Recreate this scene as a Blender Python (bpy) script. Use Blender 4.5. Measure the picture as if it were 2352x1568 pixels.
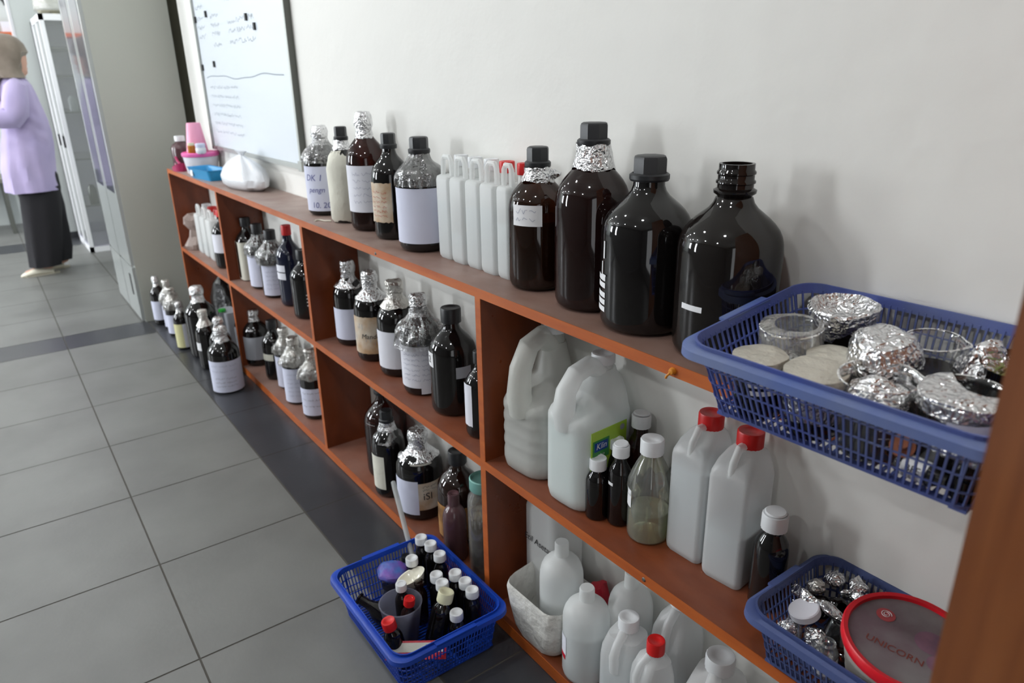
import bpy, bmesh, math, random
from mathutils import Vector, Matrix, noise, Euler
for o in list(bpy.data.objects): bpy.data.objects.remove(o)
random.seed(7)
K = 1.2                      # metres per layout unit
PI = math.pi
sc = bpy.context.scene
col = sc.collection
CX, CY, CZ = 1.41159, -0.89625, 1.16462      # camera, layout units

# ---------------------------------------------------------------- camera, light, exposure
cd = bpy.data.cameras.new('camera'); cam = bpy.data.objects.new('camera', cd); col.objects.link(cam)
cam.location = (CX*K, CY*K, CZ*K)
cam.rotation_euler = (math.radians(69.7412), math.radians(0.9132), math.radians(53.7677))
cd.lens = 25.11; cd.sensor_width = 36; cd.clip_start = 0.02; cd.clip_end = 60
cd.dof.use_dof = True; cd.dof.focus_distance = 1.42; cd.dof.aperture_fstop = 4.5
sc.camera = cam
sc.view_settings.view_transform = 'Standard'; sc.view_settings.look = 'None'
sc.view_settings.gamma = 1.0; sc.view_settings.exposure = 0.38
w = bpy.data.worlds.new('world'); sc.world = w; w.use_nodes = True
bg = w.node_tree.nodes['Background']; bg.inputs[0].default_value = (0.80, 0.87, 1.0, 1); bg.inputs[1].default_value = 0.9

def area(name, loc, rot, sx, sy, energy, colr=(1, 1, 1)):
    l = bpy.data.lights.new(name, 'AREA'); l.shape = 'RECTANGLE'; l.size = sx; l.size_y = sy
    l.energy = energy; l.color = colr
    o = bpy.data.objects.new(name, l); col.objects.link(o); o.location = loc; o.rotation_euler = rot
    return o
# daylight through the two windows of the wall opposite and the one on the far left
area('window_daylight', (-3.1, -4.62, 1.75), (math.radians(84), 0, 0), 0.55, 1.7, 75, (0.92, 0.96, 1.0))
area('window_daylight', (-6.6, -4.62, 1.75), (math.radians(84), 0, 0), 1.6, 1.5, 130, (0.92, 0.96, 1.0))

# unseen fill light added beside the camera to lift the dark lower shelves
area('added_fill_light', (3.66, -2.4, 1.35), (math.radians(90), 0, math.radians(90)), 1.1, 2.2, 9, (0.95, 0.97, 1.0))

# ---------------------------------------------------------------- colours and materials
def srgb(r, g, b):
    def f(c):
        c /= 255.0
        return c/12.92 if c <= 0.04045 else ((c+0.055)/1.055)**2.4
    return (f(r), f(g), f(b), 1.0)

def newmat(name):
    m = bpy.data.materials.new(name); m.use_nodes = True
    nt = m.node_tree; nt.nodes.clear()
    out = nt.nodes.new('ShaderNodeOutputMaterial')
    return m, nt, out

def pbr(name, c, rough=0.5, metal=0.0, bump=0.0, bscale=30.0, var=0.0, vscale=4.0, stretch=(1, 1, 1), spec=0.5, c2=None, emit=0.0, coat=0.0, bdist=0.01, sheen=0.0):
    m, nt, out = newmat(name)
    p = nt.nodes.new('ShaderNodeBsdfPrincipled'); nt.links.new(p.outputs[0], out.inputs[0])
    p.inputs['Base Color'].default_value = c; p.inputs['Roughness'].default_value = rough
    p.inputs['Metallic'].default_value = metal; p.inputs['Specular IOR Level'].default_value = spec
    p.inputs['Coat Weight'].default_value = coat
    if sheen: p.inputs['Sheen Weight'].default_value = sheen
    if emit:
        p.inputs['Emission Color'].default_value = c; p.inputs['Emission Strength'].default_value = emit
    tc = nt.nodes.new('ShaderNodeTexCoord'); mp = nt.nodes.new('ShaderNodeMapping')
    mp.inputs['Scale'].default_value = stretch; nt.links.new(tc.outputs['Object'], mp.inputs[0])
    if var or c2:
        n = nt.nodes.new('ShaderNodeTexNoise'); n.inputs['Scale'].default_value = vscale; n.inputs['Detail'].default_value = 5
        nt.links.new(mp.outputs[0], n.inputs['Vector'])
        mx = nt.nodes.new('ShaderNodeMix'); mx.data_type = 'RGBA'
        mx.inputs[6].default_value = c
        mx.inputs[7].default_value = c2 if c2 else tuple([x*(1-var) for x in c[:3]]+[1])
        rr = nt.nodes.new('ShaderNodeMapRange'); rr.inputs[1].default_value = 0.38; rr.inputs[2].default_value = 0.66
        nt.links.new(n.outputs[0], rr.inputs[0]); nt.links.new(rr.outputs[0], mx.inputs[0])
        nt.links.new(mx.outputs[2], p.inputs['Base Color'])
    if bump:
        n2 = nt.nodes.new('ShaderNodeTexNoise'); n2.inputs['Scale'].default_value = bscale; n2.inputs['Detail'].default_value = 4
        nt.links.new(mp.outputs[0], n2.inputs['Vector'])
        b = nt.nodes.new('ShaderNodeBump'); b.inputs['Strength'].default_value = bump; b.inputs['Distance'].default_value = bdist
        nt.links.new(n2.outputs[0], b.inputs['Height']); nt.links.new(b.outputs[0], p.inputs['Normal'])
    return m

def thin(name, tint, gloss=0.06, dirt=(0.8, 0.8, 0.8, 1), dirtw=0.0, bump=0.0, bscale=60, edge=0.35, grough=None):
    """thin clear sheet: tinted see-through, dirt film, reflection that grows with the viewing angle"""
    m, nt, out = newmat(name)
    t = nt.nodes.new('ShaderNodeBsdfTransparent'); t.inputs[0].default_value = tint
    d = nt.nodes.new('ShaderNodeBsdfDiffuse'); d.inputs[0].default_value = dirt
    g = nt.nodes.new('ShaderNodeBsdfGlossy'); g.inputs[1].default_value = grough if grough is not None else 0.05
    g.inputs[0].default_value = (1, 1, 1, 1)
    m1 = nt.nodes.new('ShaderNodeMixShader'); m1.inputs[0].default_value = dirtw
    nt.links.new(t.outputs[0], m1.inputs[1]); nt.links.new(d.outputs[0], m1.inputs[2])
    lw = nt.nodes.new('ShaderNodeLayerWeight'); lw.inputs[0].default_value = edge
    mr = nt.nodes.new('ShaderNodeMapRange'); mr.inputs[3].default_value = gloss; mr.inputs[4].default_value = min(1, gloss+0.75)
    nt.links.new(lw.outputs[0], mr.inputs[0])
    m2 = nt.nodes.new('ShaderNodeMixShader'); nt.links.new(mr.outputs[0], m2.inputs[0])
    nt.links.new(m1.outputs[0], m2.inputs[1]); nt.links.new(g.outputs[0], m2.inputs[2])
    nt.links.new(m2.outputs[0], out.inputs[0])
    if bump:
        tc = nt.nodes.new('ShaderNodeTexCoord'); n = nt.nodes.new('ShaderNodeTexNoise'); n.inputs['Scale'].default_value = bscale
        n.inputs['Detail'].default_value = 3
        b = nt.nodes.new('ShaderNodeBump'); b.inputs['Strength'].default_value = bump; b.inputs['Distance'].default_value = 0.02
        nt.links.new(tc.outputs['Object'], n.inputs[0]); nt.links.new(n.outputs[0], b.inputs['Height'])
        nt.links.new(b.outputs[0], g.inputs['Normal']); nt.links.new(b.outputs[0], lw.inputs['Normal'])
    return m

def milky(name, c, clear=0.25, trans=0.5, rough=0.35):
    """translucent polyethylene: part see-through, part diffusing light through itself"""
    m, nt, out = newmat(name)
    t = nt.nodes.new('ShaderNodeBsdfTransparent'); t.inputs[0].default_value = (0.93, 0.95, 0.95, 1)
    p = nt.nodes.new('ShaderNodeBsdfPrincipled'); p.inputs['Base Color'].default_value = c; p.inputs['Roughness'].default_value = rough
    tl = nt.nodes.new('ShaderNodeBsdfTranslucent'); tl.inputs[0].default_value = c
    a = nt.nodes.new('ShaderNodeMixShader'); a.inputs[0].default_value = trans
    nt.links.new(p.outputs[0], a.inputs[1]); nt.links.new(tl.outputs[0], a.inputs[2])
    b = nt.nodes.new('ShaderNodeMixShader'); b.inputs[0].default_value = clear
    nt.links.new(a.outputs[0], b.inputs[1]); nt.links.new(t.outputs[0], b.inputs[2])
    nt.links.new(b.outputs[0], out.inputs[0])
    return m

def woodmat(name, ca, cb, rough=0.35, grain=(2, 30, 2), spec=0.5):
    m, nt, out = newmat(name)
    p = nt.nodes.new('ShaderNodeBsdfPrincipled'); nt.links.new(p.outputs[0], out.inputs[0]); p.inputs['Roughness'].default_value = rough
    p.inputs['Specular IOR Level'].default_value = spec
    tc = nt.nodes.new('ShaderNodeTexCoord'); mp = nt.nodes.new('ShaderNodeMapping'); mp.inputs['Scale'].default_value = grain
    nt.links.new(tc.outputs['Object'], mp.inputs[0])
    n = nt.nodes.new('ShaderNodeTexNoise'); n.inputs['Scale'].default_value = 4; n.inputs['Detail'].default_value = 8; n.inputs['Distortion'].default_value = 0.4
    nt.links.new(mp.outputs[0], n.inputs[0])
    mx = nt.nodes.new('ShaderNodeMix'); mx.data_type = 'RGBA'; mx.inputs[6].default_value = ca; mx.inputs[7].default_value = cb
    mr = nt.nodes.new('ShaderNodeMapRange'); mr.inputs[1].default_value = 0.35; mr.inputs[2].default_value = 0.65
    nt.links.new(n.outputs[0], mr.inputs[0]); nt.links.new(mr.outputs[0], mx.inputs[0]); nt.links.new(mx.outputs[2], p.inputs['Base Color'])
    n2 = nt.nodes.new('ShaderNodeTexNoise'); n2.inputs['Scale'].default_value = 7; n2.inputs['Detail'].default_value = 6
    nt.links.new(tc.outputs['Object'], n2.inputs[0])
    m3 = nt.nodes.new('ShaderNodeMapRange'); m3.inputs[1].default_value = 0.3; m3.inputs[2].default_value = 0.7; m3.inputs[3].default_value = rough-0.08; m3.inputs[4].default_value = rough+0.2
    nt.links.new(n2.outputs[0], m3.inputs[0]); nt.links.new(m3.outputs[0], p.inputs['Roughness'])
    return m

def dustsheenmat(name, da, db, ca, cb, x0, x1):
    """wood with dust and painted-in grazing wall sheen, both fading towards the right"""
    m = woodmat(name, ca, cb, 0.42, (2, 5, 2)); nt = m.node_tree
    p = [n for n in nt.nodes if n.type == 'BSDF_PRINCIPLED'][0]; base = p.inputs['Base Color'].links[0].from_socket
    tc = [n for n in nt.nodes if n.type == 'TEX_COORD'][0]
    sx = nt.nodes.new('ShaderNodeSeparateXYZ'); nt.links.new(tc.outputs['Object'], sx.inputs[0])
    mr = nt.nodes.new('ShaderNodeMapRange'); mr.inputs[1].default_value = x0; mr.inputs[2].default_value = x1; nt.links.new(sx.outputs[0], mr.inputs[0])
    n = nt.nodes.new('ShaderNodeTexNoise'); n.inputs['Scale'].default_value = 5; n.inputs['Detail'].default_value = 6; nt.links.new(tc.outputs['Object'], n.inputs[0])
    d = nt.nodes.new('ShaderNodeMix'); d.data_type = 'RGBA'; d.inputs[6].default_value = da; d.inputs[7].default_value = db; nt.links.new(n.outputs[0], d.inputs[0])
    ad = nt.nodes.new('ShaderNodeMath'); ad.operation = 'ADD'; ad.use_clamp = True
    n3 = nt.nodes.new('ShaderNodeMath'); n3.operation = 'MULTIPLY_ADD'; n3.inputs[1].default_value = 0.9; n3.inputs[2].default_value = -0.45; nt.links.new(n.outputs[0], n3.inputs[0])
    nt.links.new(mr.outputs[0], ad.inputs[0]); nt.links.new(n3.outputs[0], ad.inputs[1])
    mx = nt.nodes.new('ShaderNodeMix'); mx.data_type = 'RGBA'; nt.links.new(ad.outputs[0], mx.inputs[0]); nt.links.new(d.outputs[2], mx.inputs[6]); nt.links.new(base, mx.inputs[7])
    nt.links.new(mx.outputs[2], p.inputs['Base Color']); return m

def foilmat(name, tint=(0.86, 0.86, 0.87, 1), rough=0.22, bs=55, strength=0.9):
    m, nt, out = newmat(name)
    p = nt.nodes.new('ShaderNodeBsdfPrincipled'); nt.links.new(p.outputs[0], out.inputs[0])
    p.inputs['Base Color'].default_value = tint; p.inputs['Metallic'].default_value = 1.0; p.inputs['Roughness'].default_value = rough
    tc = nt.nodes.new('ShaderNodeTexCoord')
    n0 = nt.nodes.new('ShaderNodeTexNoise'); n0.inputs['Scale'].default_value = bs*0.5; n0.inputs['Detail'].default_value = 2
    v = nt.nodes.new('ShaderNodeTexVoronoi'); v.inputs['Scale'].default_value = bs
    ad = nt.nodes.new('ShaderNodeVectorMath'); ad.operation = 'MULTIPLY_ADD'; ad.inputs[1].default_value = (0.05, 0.05, 0.05)
    nt.links.new(tc.outputs['Object'], n0.inputs[0]); nt.links.new(n0.outputs[1], ad.inputs[0]); nt.links.new(tc.outputs['Object'], ad.inputs[2])
    nt.links.new(ad.outputs[0], v.inputs[0])
    b = nt.nodes.new('ShaderNodeBump'); b.inputs['Strength'].default_value = strength; b.inputs['Distance'].default_value = 0.004
    nt.links.new(v.outputs[0], b.inputs['Height']); nt.links.new(b.outputs[0], p.inputs['Normal'])
    return m

M = {}
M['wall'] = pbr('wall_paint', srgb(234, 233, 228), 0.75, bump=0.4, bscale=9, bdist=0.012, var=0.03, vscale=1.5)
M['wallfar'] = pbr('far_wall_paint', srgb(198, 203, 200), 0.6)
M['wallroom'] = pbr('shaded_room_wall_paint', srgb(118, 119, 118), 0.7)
M['ceil'] = pbr('ceiling_paint', srgb(235, 235, 232), 0.9)
M['tile'] = pbr('grey_floor_tile', srgb(114, 114, 111), 0.42, var=0.12, vscale=3.0, c2=srgb(103, 103, 100), bump=0.04, bscale=80)
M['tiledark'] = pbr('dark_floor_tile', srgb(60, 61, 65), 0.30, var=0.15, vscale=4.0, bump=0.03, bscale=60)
M['grout'] = pbr('grout', srgb(76, 73, 67), 0.9)
M['wood'] = woodmat('orange_brown_wood', srgb(122, 58, 27), srgb(103, 46, 19), 0.34, (3, 3, 1))
M['woodedge'] = woodmat('orange_board_edge', srgb(184, 94, 34), srgb(164, 78, 26), 0.4, (1, 6, 8))
M['woodtop'] = dustsheenmat('dusty_sheen_board_top', srgb(176, 158, 150), srgb(150, 126, 116), srgb(124, 88, 74), srgb(106, 70, 54), -1.9, 1.6)  # far-end grey is dust plus wall reflection put into the colour
M['woodtop2'] = dustsheenmat('board_top_with_some_dust_and_sheen', srgb(158, 132, 122), srgb(136, 104, 92), srgb(128, 64, 32), srgb(112, 52, 24), -2.4, 0.5)
M['cabwood'] = woodmat('brown_cabinet_veneer', srgb(132, 78, 42), srgb(112, 62, 32), 0.42, (14, 14, 0.8))
M['screw'] = pbr('metal_screw', srgb(110, 115, 115), 0.4, metal=0.8)
M['peg'] = pbr('orange_rubber', srgb(205, 130, 30), 0.5)
M['dark'] = pbr('dark_bottle_glass', (0.0055, 0.0045, 0.0045, 1), 0.05, spec=0.6)
M['darkbrown'] = pbr('dark_brown_bottle_glass', (0.016, 0.006, 0.004, 1), 0.06, spec=0.6)
M['darkblue'] = pbr('blue_black_bottle', (0.008, 0.010, 0.028, 1), 0.08, spec=0.6)
M['plumpet'] = pbr('plum_brown_plastic', srgb(84, 58, 62), 0.18, spec=0.5)
M['amber'] = thin('amber_glass', (0.30, 0.12, 0.03, 1), 0.035, dirt=(0.03, 0.012, 0.004, 1), dirtw=0.22, edge=0.22)
M['redamber'] = thin('red_brown_glass', (0.24, 0.055, 0.03, 1), 0.035, dirt=(0.03, 0.009, 0.006, 1), dirtw=0.4, edge=0.22)
M['redsmoke'] = thin('dark_red_brown_glass', (0.13, 0.03, 0.02, 1), 0.035, dirt=(0.018, 0.006, 0.005, 1), dirtw=0.6, edge=0.22)
M['smoke'] = thin('dusty_dark_glass', (0.10, 0.05, 0.03, 1), 0.035, dirt=(0.012, 0.009, 0.008, 1), dirtw=0.7, edge=0.22)
M['liquor'] = pbr('dark_liquid', (0.006, 0.003, 0.002, 1), 0.2)
M['brownliq'] = pbr('brown_liquid', srgb(92, 52, 14), 0.35)
M['blackcap'] = pbr('black_plastic_cap', srgb(32, 33, 36), 0.42, bump=0.02, bscale=200)
M['whitecap'] = pbr('white_plastic_cap', srgb(226, 228, 230), 0.38)
M['creamcap'] = pbr('cream_plastic_cap', srgb(226, 224, 190), 0.4)
M['redcap'] = pbr('red_plastic_cap', srgb(206, 26, 26), 0.38)
M['paper'] = pbr('white_paper_label', srgb(226, 227, 236), 0.75, var=0.05, vscale=9)
M['paperlilac'] = pbr('cool_white_paper_label', srgb(214, 217, 236), 0.75, var=0.04, vscale=9)
M['papercream'] = pbr('cream_paper_wrap', srgb(224, 222, 208), 0.8, var=0.08, vscale=7, bump=0.3, bscale=40)
M['paperold'] = pbr('stained_old_label', srgb(214, 203, 186), 0.8, c2=srgb(180, 140, 96), vscale=14)
M['paperbrown'] = pbr('orange_brown_label', srgb(176, 128, 72), 0.8, c2=srgb(120, 84, 46), vscale=18)
M['papergrey'] = pbr('grey_paper_label', srgb(160, 163, 170), 0.8)
M['paperyellow'] = pbr('pale_yellow_label', srgb(214, 210, 160), 0.8)
M['sticker'] = pbr('white_sticker', srgb(236, 236, 238), 0.6)
M['ink'] = pbr('black_ink', srgb(30, 30, 34), 0.6)
M['inkblue'] = pbr('blue_ink', srgb(96, 100, 160), 0.6)
M['inkpale'] = pbr('faded_ink', srgb(150, 154, 175), 0.7)
M['inkboard'] = pbr('faded_board_marker', srgb(140, 150, 160), 0.6)
M['inkred'] = pbr('red_print', srgb(190, 60, 50), 0.6)
M['foil'] = foilmat('crumpled_foil', (0.80, 0.80, 0.81, 1), 0.26, 95, 0.85)
M['foildull'] = foilmat('dusty_foil', (0.70, 0.68, 0.64, 1), 0.42, 80, 0.7)
M['foilpaper'] = pbr('dusty_wrinkled_foil_lid', srgb(206, 201, 188), 0.5, metal=0.35, bump=0.6, bscale=60, bdist=0.01, var=0.1, vscale=20)
M['wrap'] = thin('plastic_wrap', (0.95, 0.95, 0.95, 1), 0.10, dirt=(0.7, 0.7, 0.7, 1), dirtw=0.09, bump=0.9, bscale=30, edge=0.4, grough=0.14)
M['wrapdusty'] = thin('dusty_plastic_wrap', (0.9, 0.9, 0.88, 1), 0.09, dirt=(0.62, 0.6, 0.55, 1), dirtw=0.32, bump=0.9, bscale=26, edge=0.4, grough=0.2)
M['glass'] = thin('clear_glass', (0.96, 0.97, 0.96, 1), 0.06, dirt=(0.75, 0.77, 0.75, 1), dirtw=0.10, edge=0.32)
M['glassgrey'] = thin('smoky_glass', (0.30, 0.31, 0.31, 1), 0.08, dirt=(0.05, 0.05, 0.05, 1), dirtw=0.4, edge=0.4)
M['paleliq'] = thin('pale_yellow_liquid', (0.88, 0.90, 0.70, 1), 0.04, dirt=(0.66, 0.67, 0.48, 1), dirtw=0.30, edge=0.3)
M['hdpe'] = milky('milky_polyethylene', srgb(248, 249, 248), 0.30, 0.28)
M['hdpec'] = milky('clearer_polyethylene', srgb(244, 244, 244), 0.42, 0.30, 0.25)
M['hdpeold'] = milky('dusty_polyethylene', srgb(232, 232, 226), 0.34, 0.28)
M['water'] = pbr('liquid_behind_plastic', srgb(176, 187, 190), 0.3)
M['watergrey'] = pbr('grey_liquid_behind_plastic', srgb(128, 131, 130), 0.3)
M['watergreen'] = pbr('pale_green_liquid', srgb(188, 210, 206), 0.3)
M['grime'] = pbr('grime_stain', srgb(150, 148, 138), 0.8)
M['blue'] = pbr('blue_basket_plastic', srgb(72, 88, 162), 0.45, c2=srgb(92, 104, 150), vscale=7)
M['bluerim'] = pbr('dusty_blue_rim_plastic', srgb(76, 98, 160), 0.5, c2=srgb(104, 118, 158), vscale=9)
M['bluevivid'] = pbr('vivid_blue_plastic', srgb(26, 74, 190), 0.34, c2=srgb(22, 62, 160), vscale=5)
M['bluedull'] = pbr('dull_blue_plastic', srgb(70, 84, 132), 0.5)
M['bluetray'] = pbr('sky_blue_plastic', srgb(40, 150, 205), 0.35)
M['pink'] = pbr('pink_plastic', srgb(236, 160, 190), 0.4)
M['hotpink'] = pbr('hot_pink_plastic', srgb(240, 110, 180), 0.4)
M['magenta'] = pbr('magenta_plastic', srgb(170, 40, 92), 0.4)
M['whitetub'] = pbr('white_tub_plastic', srgb(222, 222, 230), 0.45)
M['bag'] = pbr('white_plastic_bag', srgb(226, 228, 232), 0.38, bump=0.35, bscale=14, bdist=0.02)
M['bagold'] = pbr('wrinkled_white_bag', srgb(214, 212, 206), 0.42, bump=0.7, bscale=18, bdist=0.02)
M['bagbrown'] = pbr('brownish_plastic_bag', srgb(160, 142, 134), 0.4, bump=0.8, bscale=24)
M['binbag'] = pbr('black_plastic_bag', (0.008, 0.008, 0.008, 1), 0.25, bump=0.6, bscale=16, bdist=0.02)
M['groutlight'] = pbr('pale_grout', srgb(120, 118, 112), 0.9)
M['green'] = pbr('green_plastic', srgb(30, 150, 50), 0.4)
M['mint'] = pbr('mint_green_lid', srgb(122, 178, 168), 0.4)
M['powder'] = pbr('grey_brown_powder', srgb(128, 116, 98), 0.9, c2=srgb(96, 84, 68), vscale=40)
M['leaf'] = pbr('pale_green_leaf_bits', srgb(150, 158, 96), 0.7, c2=srgb(110, 122, 60), vscale=30)
M['terracotta'] = pbr('brown_cork', srgb(150, 90, 62), 0.7)
M['red'] = pbr('red_plastic_lid_rim', srgb(214, 18, 36), 0.35)
M['tub'] = pbr('grey_tub_plastic', srgb(176, 170, 162), 0.5)
M['lidart'] = pbr('dusty_printed_lid', srgb(104, 84, 90), 0.55, c2=srgb(132, 128, 128), vscale=9, stretch=(1, 1, 1))
M['lidred'] = pbr('faded_red_print', srgb(170, 66, 70), 0.6)
M['lidpurple'] = pbr('faded_purple_print', srgb(112, 84, 104), 0.6, c2=srgb(140, 100, 116), vscale=25)
M['greenlabel'] = pbr('lime_green_label', srgb(158, 200, 46), 0.4, c2=srgb(176, 212, 84), vscale=12)
M['deepgreen'] = pbr('deep_green_print', srgb(60, 140, 70), 0.45)
M['navy'] = pbr('navy_print', srgb(24, 70, 150), 0.45)
M['whiteboard'] = pbr('whiteboard_surface', srgb(222, 229, 236), 0.25)
M['alu'] = pbr('aluminium_frame', srgb(170, 172, 168), 0.35, metal=0.6)
M['aludark'] = pbr('dark_frame_side', srgb(92, 94, 88), 0.45)
M['alulight'] = pbr('light_aluminium', srgb(222, 222, 226), 0.3, metal=0.35)
M['cab'] = pbr('pale_grey_cabinet_paint', srgb(188, 190, 180), 0.5)
M['cabfront'] = pbr('glossy_cabinet_front', srgb(176, 180, 178), 0.16, spec=0.6)
M['cabglass'] = pbr('dark_cabinet_glass', srgb(96, 98, 108), 0.08, spec=0.6)
M['alubright'] = pbr('bright_white_metal', srgb(244, 244, 246), 0.3, spec=0.6)
M['cablilac'] = pbr('lilac_grey_panel', srgb(158, 156, 168), 0.5)
M['shelfgrey'] = pbr('grey_shelf', srgb(120, 118, 126), 0.5)
M['slot'] = pbr('dark_slot', srgb(40, 40, 40), 0.6)
M['niche'] = pbr('recess_shade_tone', srgb(96, 94, 78), 0.8)  # shade of the strip beside the tall cabinet, put into the colour
M['skin'] = pbr('skin', srgb(206, 158, 138), 0.5)
M['lip'] = pbr('lips', srgb(176, 96, 92), 0.45)
M['eye'] = pbr('eye_dark', srgb(40, 28, 24), 0.2)
M['eyewhite'] = pbr('eye_white', srgb(232, 228, 222), 0.3)
M['hijab'] = pbr('taupe_headscarf_cloth', srgb(140, 128, 116), 0.85, c2=srgb(122, 110, 98), vscale=9, sheen=0.2)
M['blouse'] = pbr('lilac_cloth', srgb(184, 170, 208), 0.85, c2=srgb(174, 162, 202), vscale=5, sheen=0.15)
M['trousers'] = pbr('black_cloth', srgb(24, 22, 27), 0.85)
M['shoe'] = pbr('cream_shoe_cloth', srgb(214, 208, 190), 0.7)
M['sole'] = pbr('shoe_sole', srgb(180, 174, 158), 0.8)
M['lamp'] = pbr('lamp_bulb_glow', (0.96, 0.985, 1.0, 1), 0.5, emit=165)
M['lamphousing'] = pbr('lamp_housing', srgb(235, 235, 235), 0.4)
M['orange'] = pbr('orange_shelf_board', srgb(200, 96, 44), 0.5)
M['carton'] = pbr('brown_carton', srgb(170, 120, 88), 0.8)
M['blackthing'] = pbr('black_rubber_tube', srgb(30, 30, 30), 0.5)
M['deskgrey'] = pbr('grey_desk', srgb(120, 118, 108), 0.5)
M['chinadish'] = pbr('white_porcelain', srgb(236, 232, 216), 0.15)
M['yarn'] = pbr('blue_purple_plastic_foam', srgb(74, 112, 186), 0.4, c2=srgb(120, 76, 170), vscale=26, bump=0.4, bscale=40)
M['cup'] = milky('frosted_cup_plastic', srgb(150, 150, 166), 0.42, 0.5)
M['rod'] = milky('milky_plastic_pipette', srgb(214, 216, 214), 0.35, 0.5)
M['packred'] = pbr('red_wrapper', srgb(200, 24, 50), 0.35)
M['string'] = pbr('white_string', srgb(220, 214, 200), 0.9)
M['bulbamber'] = pbr('orange_brown_bottle', srgb(186, 112, 30), 0.3)
M['stain'] = pbr('dark_red_stain', srgb(120, 52, 40), 0.6)

# ---------------------------------------------------------------- geometry helpers
class G:
    """collects vertices and faces in layout units"""
    def __init__(s): s.v = []; s.f = []; s.m = []; s.cur = 0
    def add(s, vs, fs):
        b = len(s.v); s.v += [Vector(v) for v in vs]; s.f += [tuple(b+i for i in f) for f in fs]; s.m += [s.cur]*len(fs)
        return range(b, len(s.v))
    def box(s, x0, x1, y0, y1, z0, z1, R=None):
        vs = [Vector((x, y, z)) for z in (z0, z1) for y in (y0, y1) for x in (x0, x1)]
        if R: vs = [R @ v for v in vs]
        s.add(vs, [(0, 2, 3, 1), (4, 5, 7, 6), (0, 1, 5, 4), (2, 6, 7, 3), (0, 4, 6, 2), (1, 3, 7, 5)]); return s
    def lathe(s, prof, n=32, c=(0, 0, 0), a0=0.0, a1=2*PI, R=None):
        full = abs(a1-a0-2*PI) < 1e-6; k = n if full else n+1
        rings = []; vs = []; fs = []
        for r, z in prof:
            if r < 1e-6: rings.append([len(vs)]); vs.append(Vector((0, 0, z)))
            else:
                rings.append(list(range(len(vs), len(vs)+k)))
                for i in range(k):
                    a = a0+(a1-a0)*i/n; vs.append(Vector((r*math.cos(a), r*math.sin(a), z)))
        for A, B in zip(rings, rings[1:]):
            for i in range(n):
                j = (i+1) % k
                if len(A) == 1 and len(B) == 1: continue
                if len(A) == 1: fs.append((A[0], B[j], B[i]))
                elif len(B) == 1: fs.append((A[i], A[j], B[0]))
                else: fs.append((A[i], A[j], B[j], B[i]))
        cc = Vector(c)
        s.add([(R @ v if R else v)+cc for v in vs], fs); return s
    def tube(s, path, rad, n=10, closed=False, flat=1.0):
        P = [Vector(p) for p in path]; rr = rad if isinstance(rad, (list, tuple)) else [rad]*len(P)
        rings = []; vs = []; up = None
        for i, p in enumerate(P):
            a = P[(i-1) % len(P)] if (closed or i) else p; b = P[(i+1) % len(P)] if (closed or i < len(P)-1) else p
            t = (b-a).normalized()
            if up is None: up = Vector((0, 0, 1)) if abs(t.z) < 0.9 else Vector((1, 0, 0))
            u = (up-t*up.dot(t)).normalized(); v = t.cross(u); up = u
            rings.append(list(range(len(vs), len(vs)+n)))
            for k in range(n):
                a_ = 2*PI*k/n; vs.append(p+(u*math.cos(a_)*flat+v*math.sin(a_))*rr[i])
        fs = []
        m_ = len(P) if closed else len(P)-1
        for i in range(m_):
            A = rings[i]; B = rings[(i+1) % len(P)]
            for k in range(n): fs.append((A[k], B[k], B[(k+1) % n], A[(k+1) % n]))
        if not closed: fs.append(tuple(rings[0])); fs.append(tuple(reversed(rings[-1])))
        s.add(vs, fs); return s
    def loft(s, rings, cap0=True, cap1=True, closed=True):
        b = []; vs = []; n = len(rings[0]); fs = []
        for r in rings: b.append(len(vs)); vs += [Vector(p) for p in r]
        kk = n if closed else n-1
        for A, B in zip(b, b[1:]):
            for k in range(kk): fs.append((A+k, A+(k+1) % n, B+(k+1) % n, B+k))
        if cap0: fs.append(tuple(reversed(range(b[0], b[0]+n))))
        if cap1: fs.append(tuple(range(b[-1], b[-1]+n)))
        s.add(vs, fs); return s
    def crumple(s, amp, freq=20, seed=0, start=0):
        for i in range(start, len(s.v)):
            v = s.v[i]; d = noise.noise_vector(v*freq+Vector((seed*7.3, seed*3.1, seed)))
            e = noise.noise_vector(v*freq*2.7+Vector((seed*2.3, 11, seed)))
            s.v[i] = v+d*amp+e*amp*0.45
        return s
    def move(s, Mx, start=0):
        for i in range(start, len(s.v)): s.v[i] = Mx @ s.v[i]
        return s

def rrect(w, d, r, n=5, c=(0, 0), z=0.0):
    r = min(r, w/2-1e-5, d/2-1e-5); pts = []
    for sx, sy, a in ((1, 1, 0), (-1, 1, PI/2), (-1, -1, PI), (1, -1, 1.5*PI)):
        for i in range(n+1):
            t = a+PI/2*i/n
            pts.append(Vector((c[0]+sx*(w/2-r)+r*math.cos(t), c[1]+sy*(d/2-r)+r*math.sin(t), z)))
    return pts

def build(name, g, mats, parent=None, smooth=True, ang=38, label=None, loc=None):
    me = bpy.data.meshes.new(name)
    me.from_pydata([tuple(v*K) for v in g.v], [], g.f)
    ml = mats if isinstance(mats, (list, tuple)) else [mats]
    for m in ml: me.materials.append(m if not isinstance(m, str) else M[m])
    if len(ml) > 1: me.polygons.foreach_set('material_index', g.m)
    if smooth:
        me.polygons.foreach_set('use_smooth', [True]*len(me.polygons))
        me.set_sharp_from_angle(angle=math.radians(ang))
    me.validate(); me.update()
    o = bpy.data.objects.new(name, me); col.objects.link(o)
    if parent: o.parent = parent
    if loc is not None: o.location = Vector(loc)*K
    if label: o['label'] = label
    return o

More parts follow.
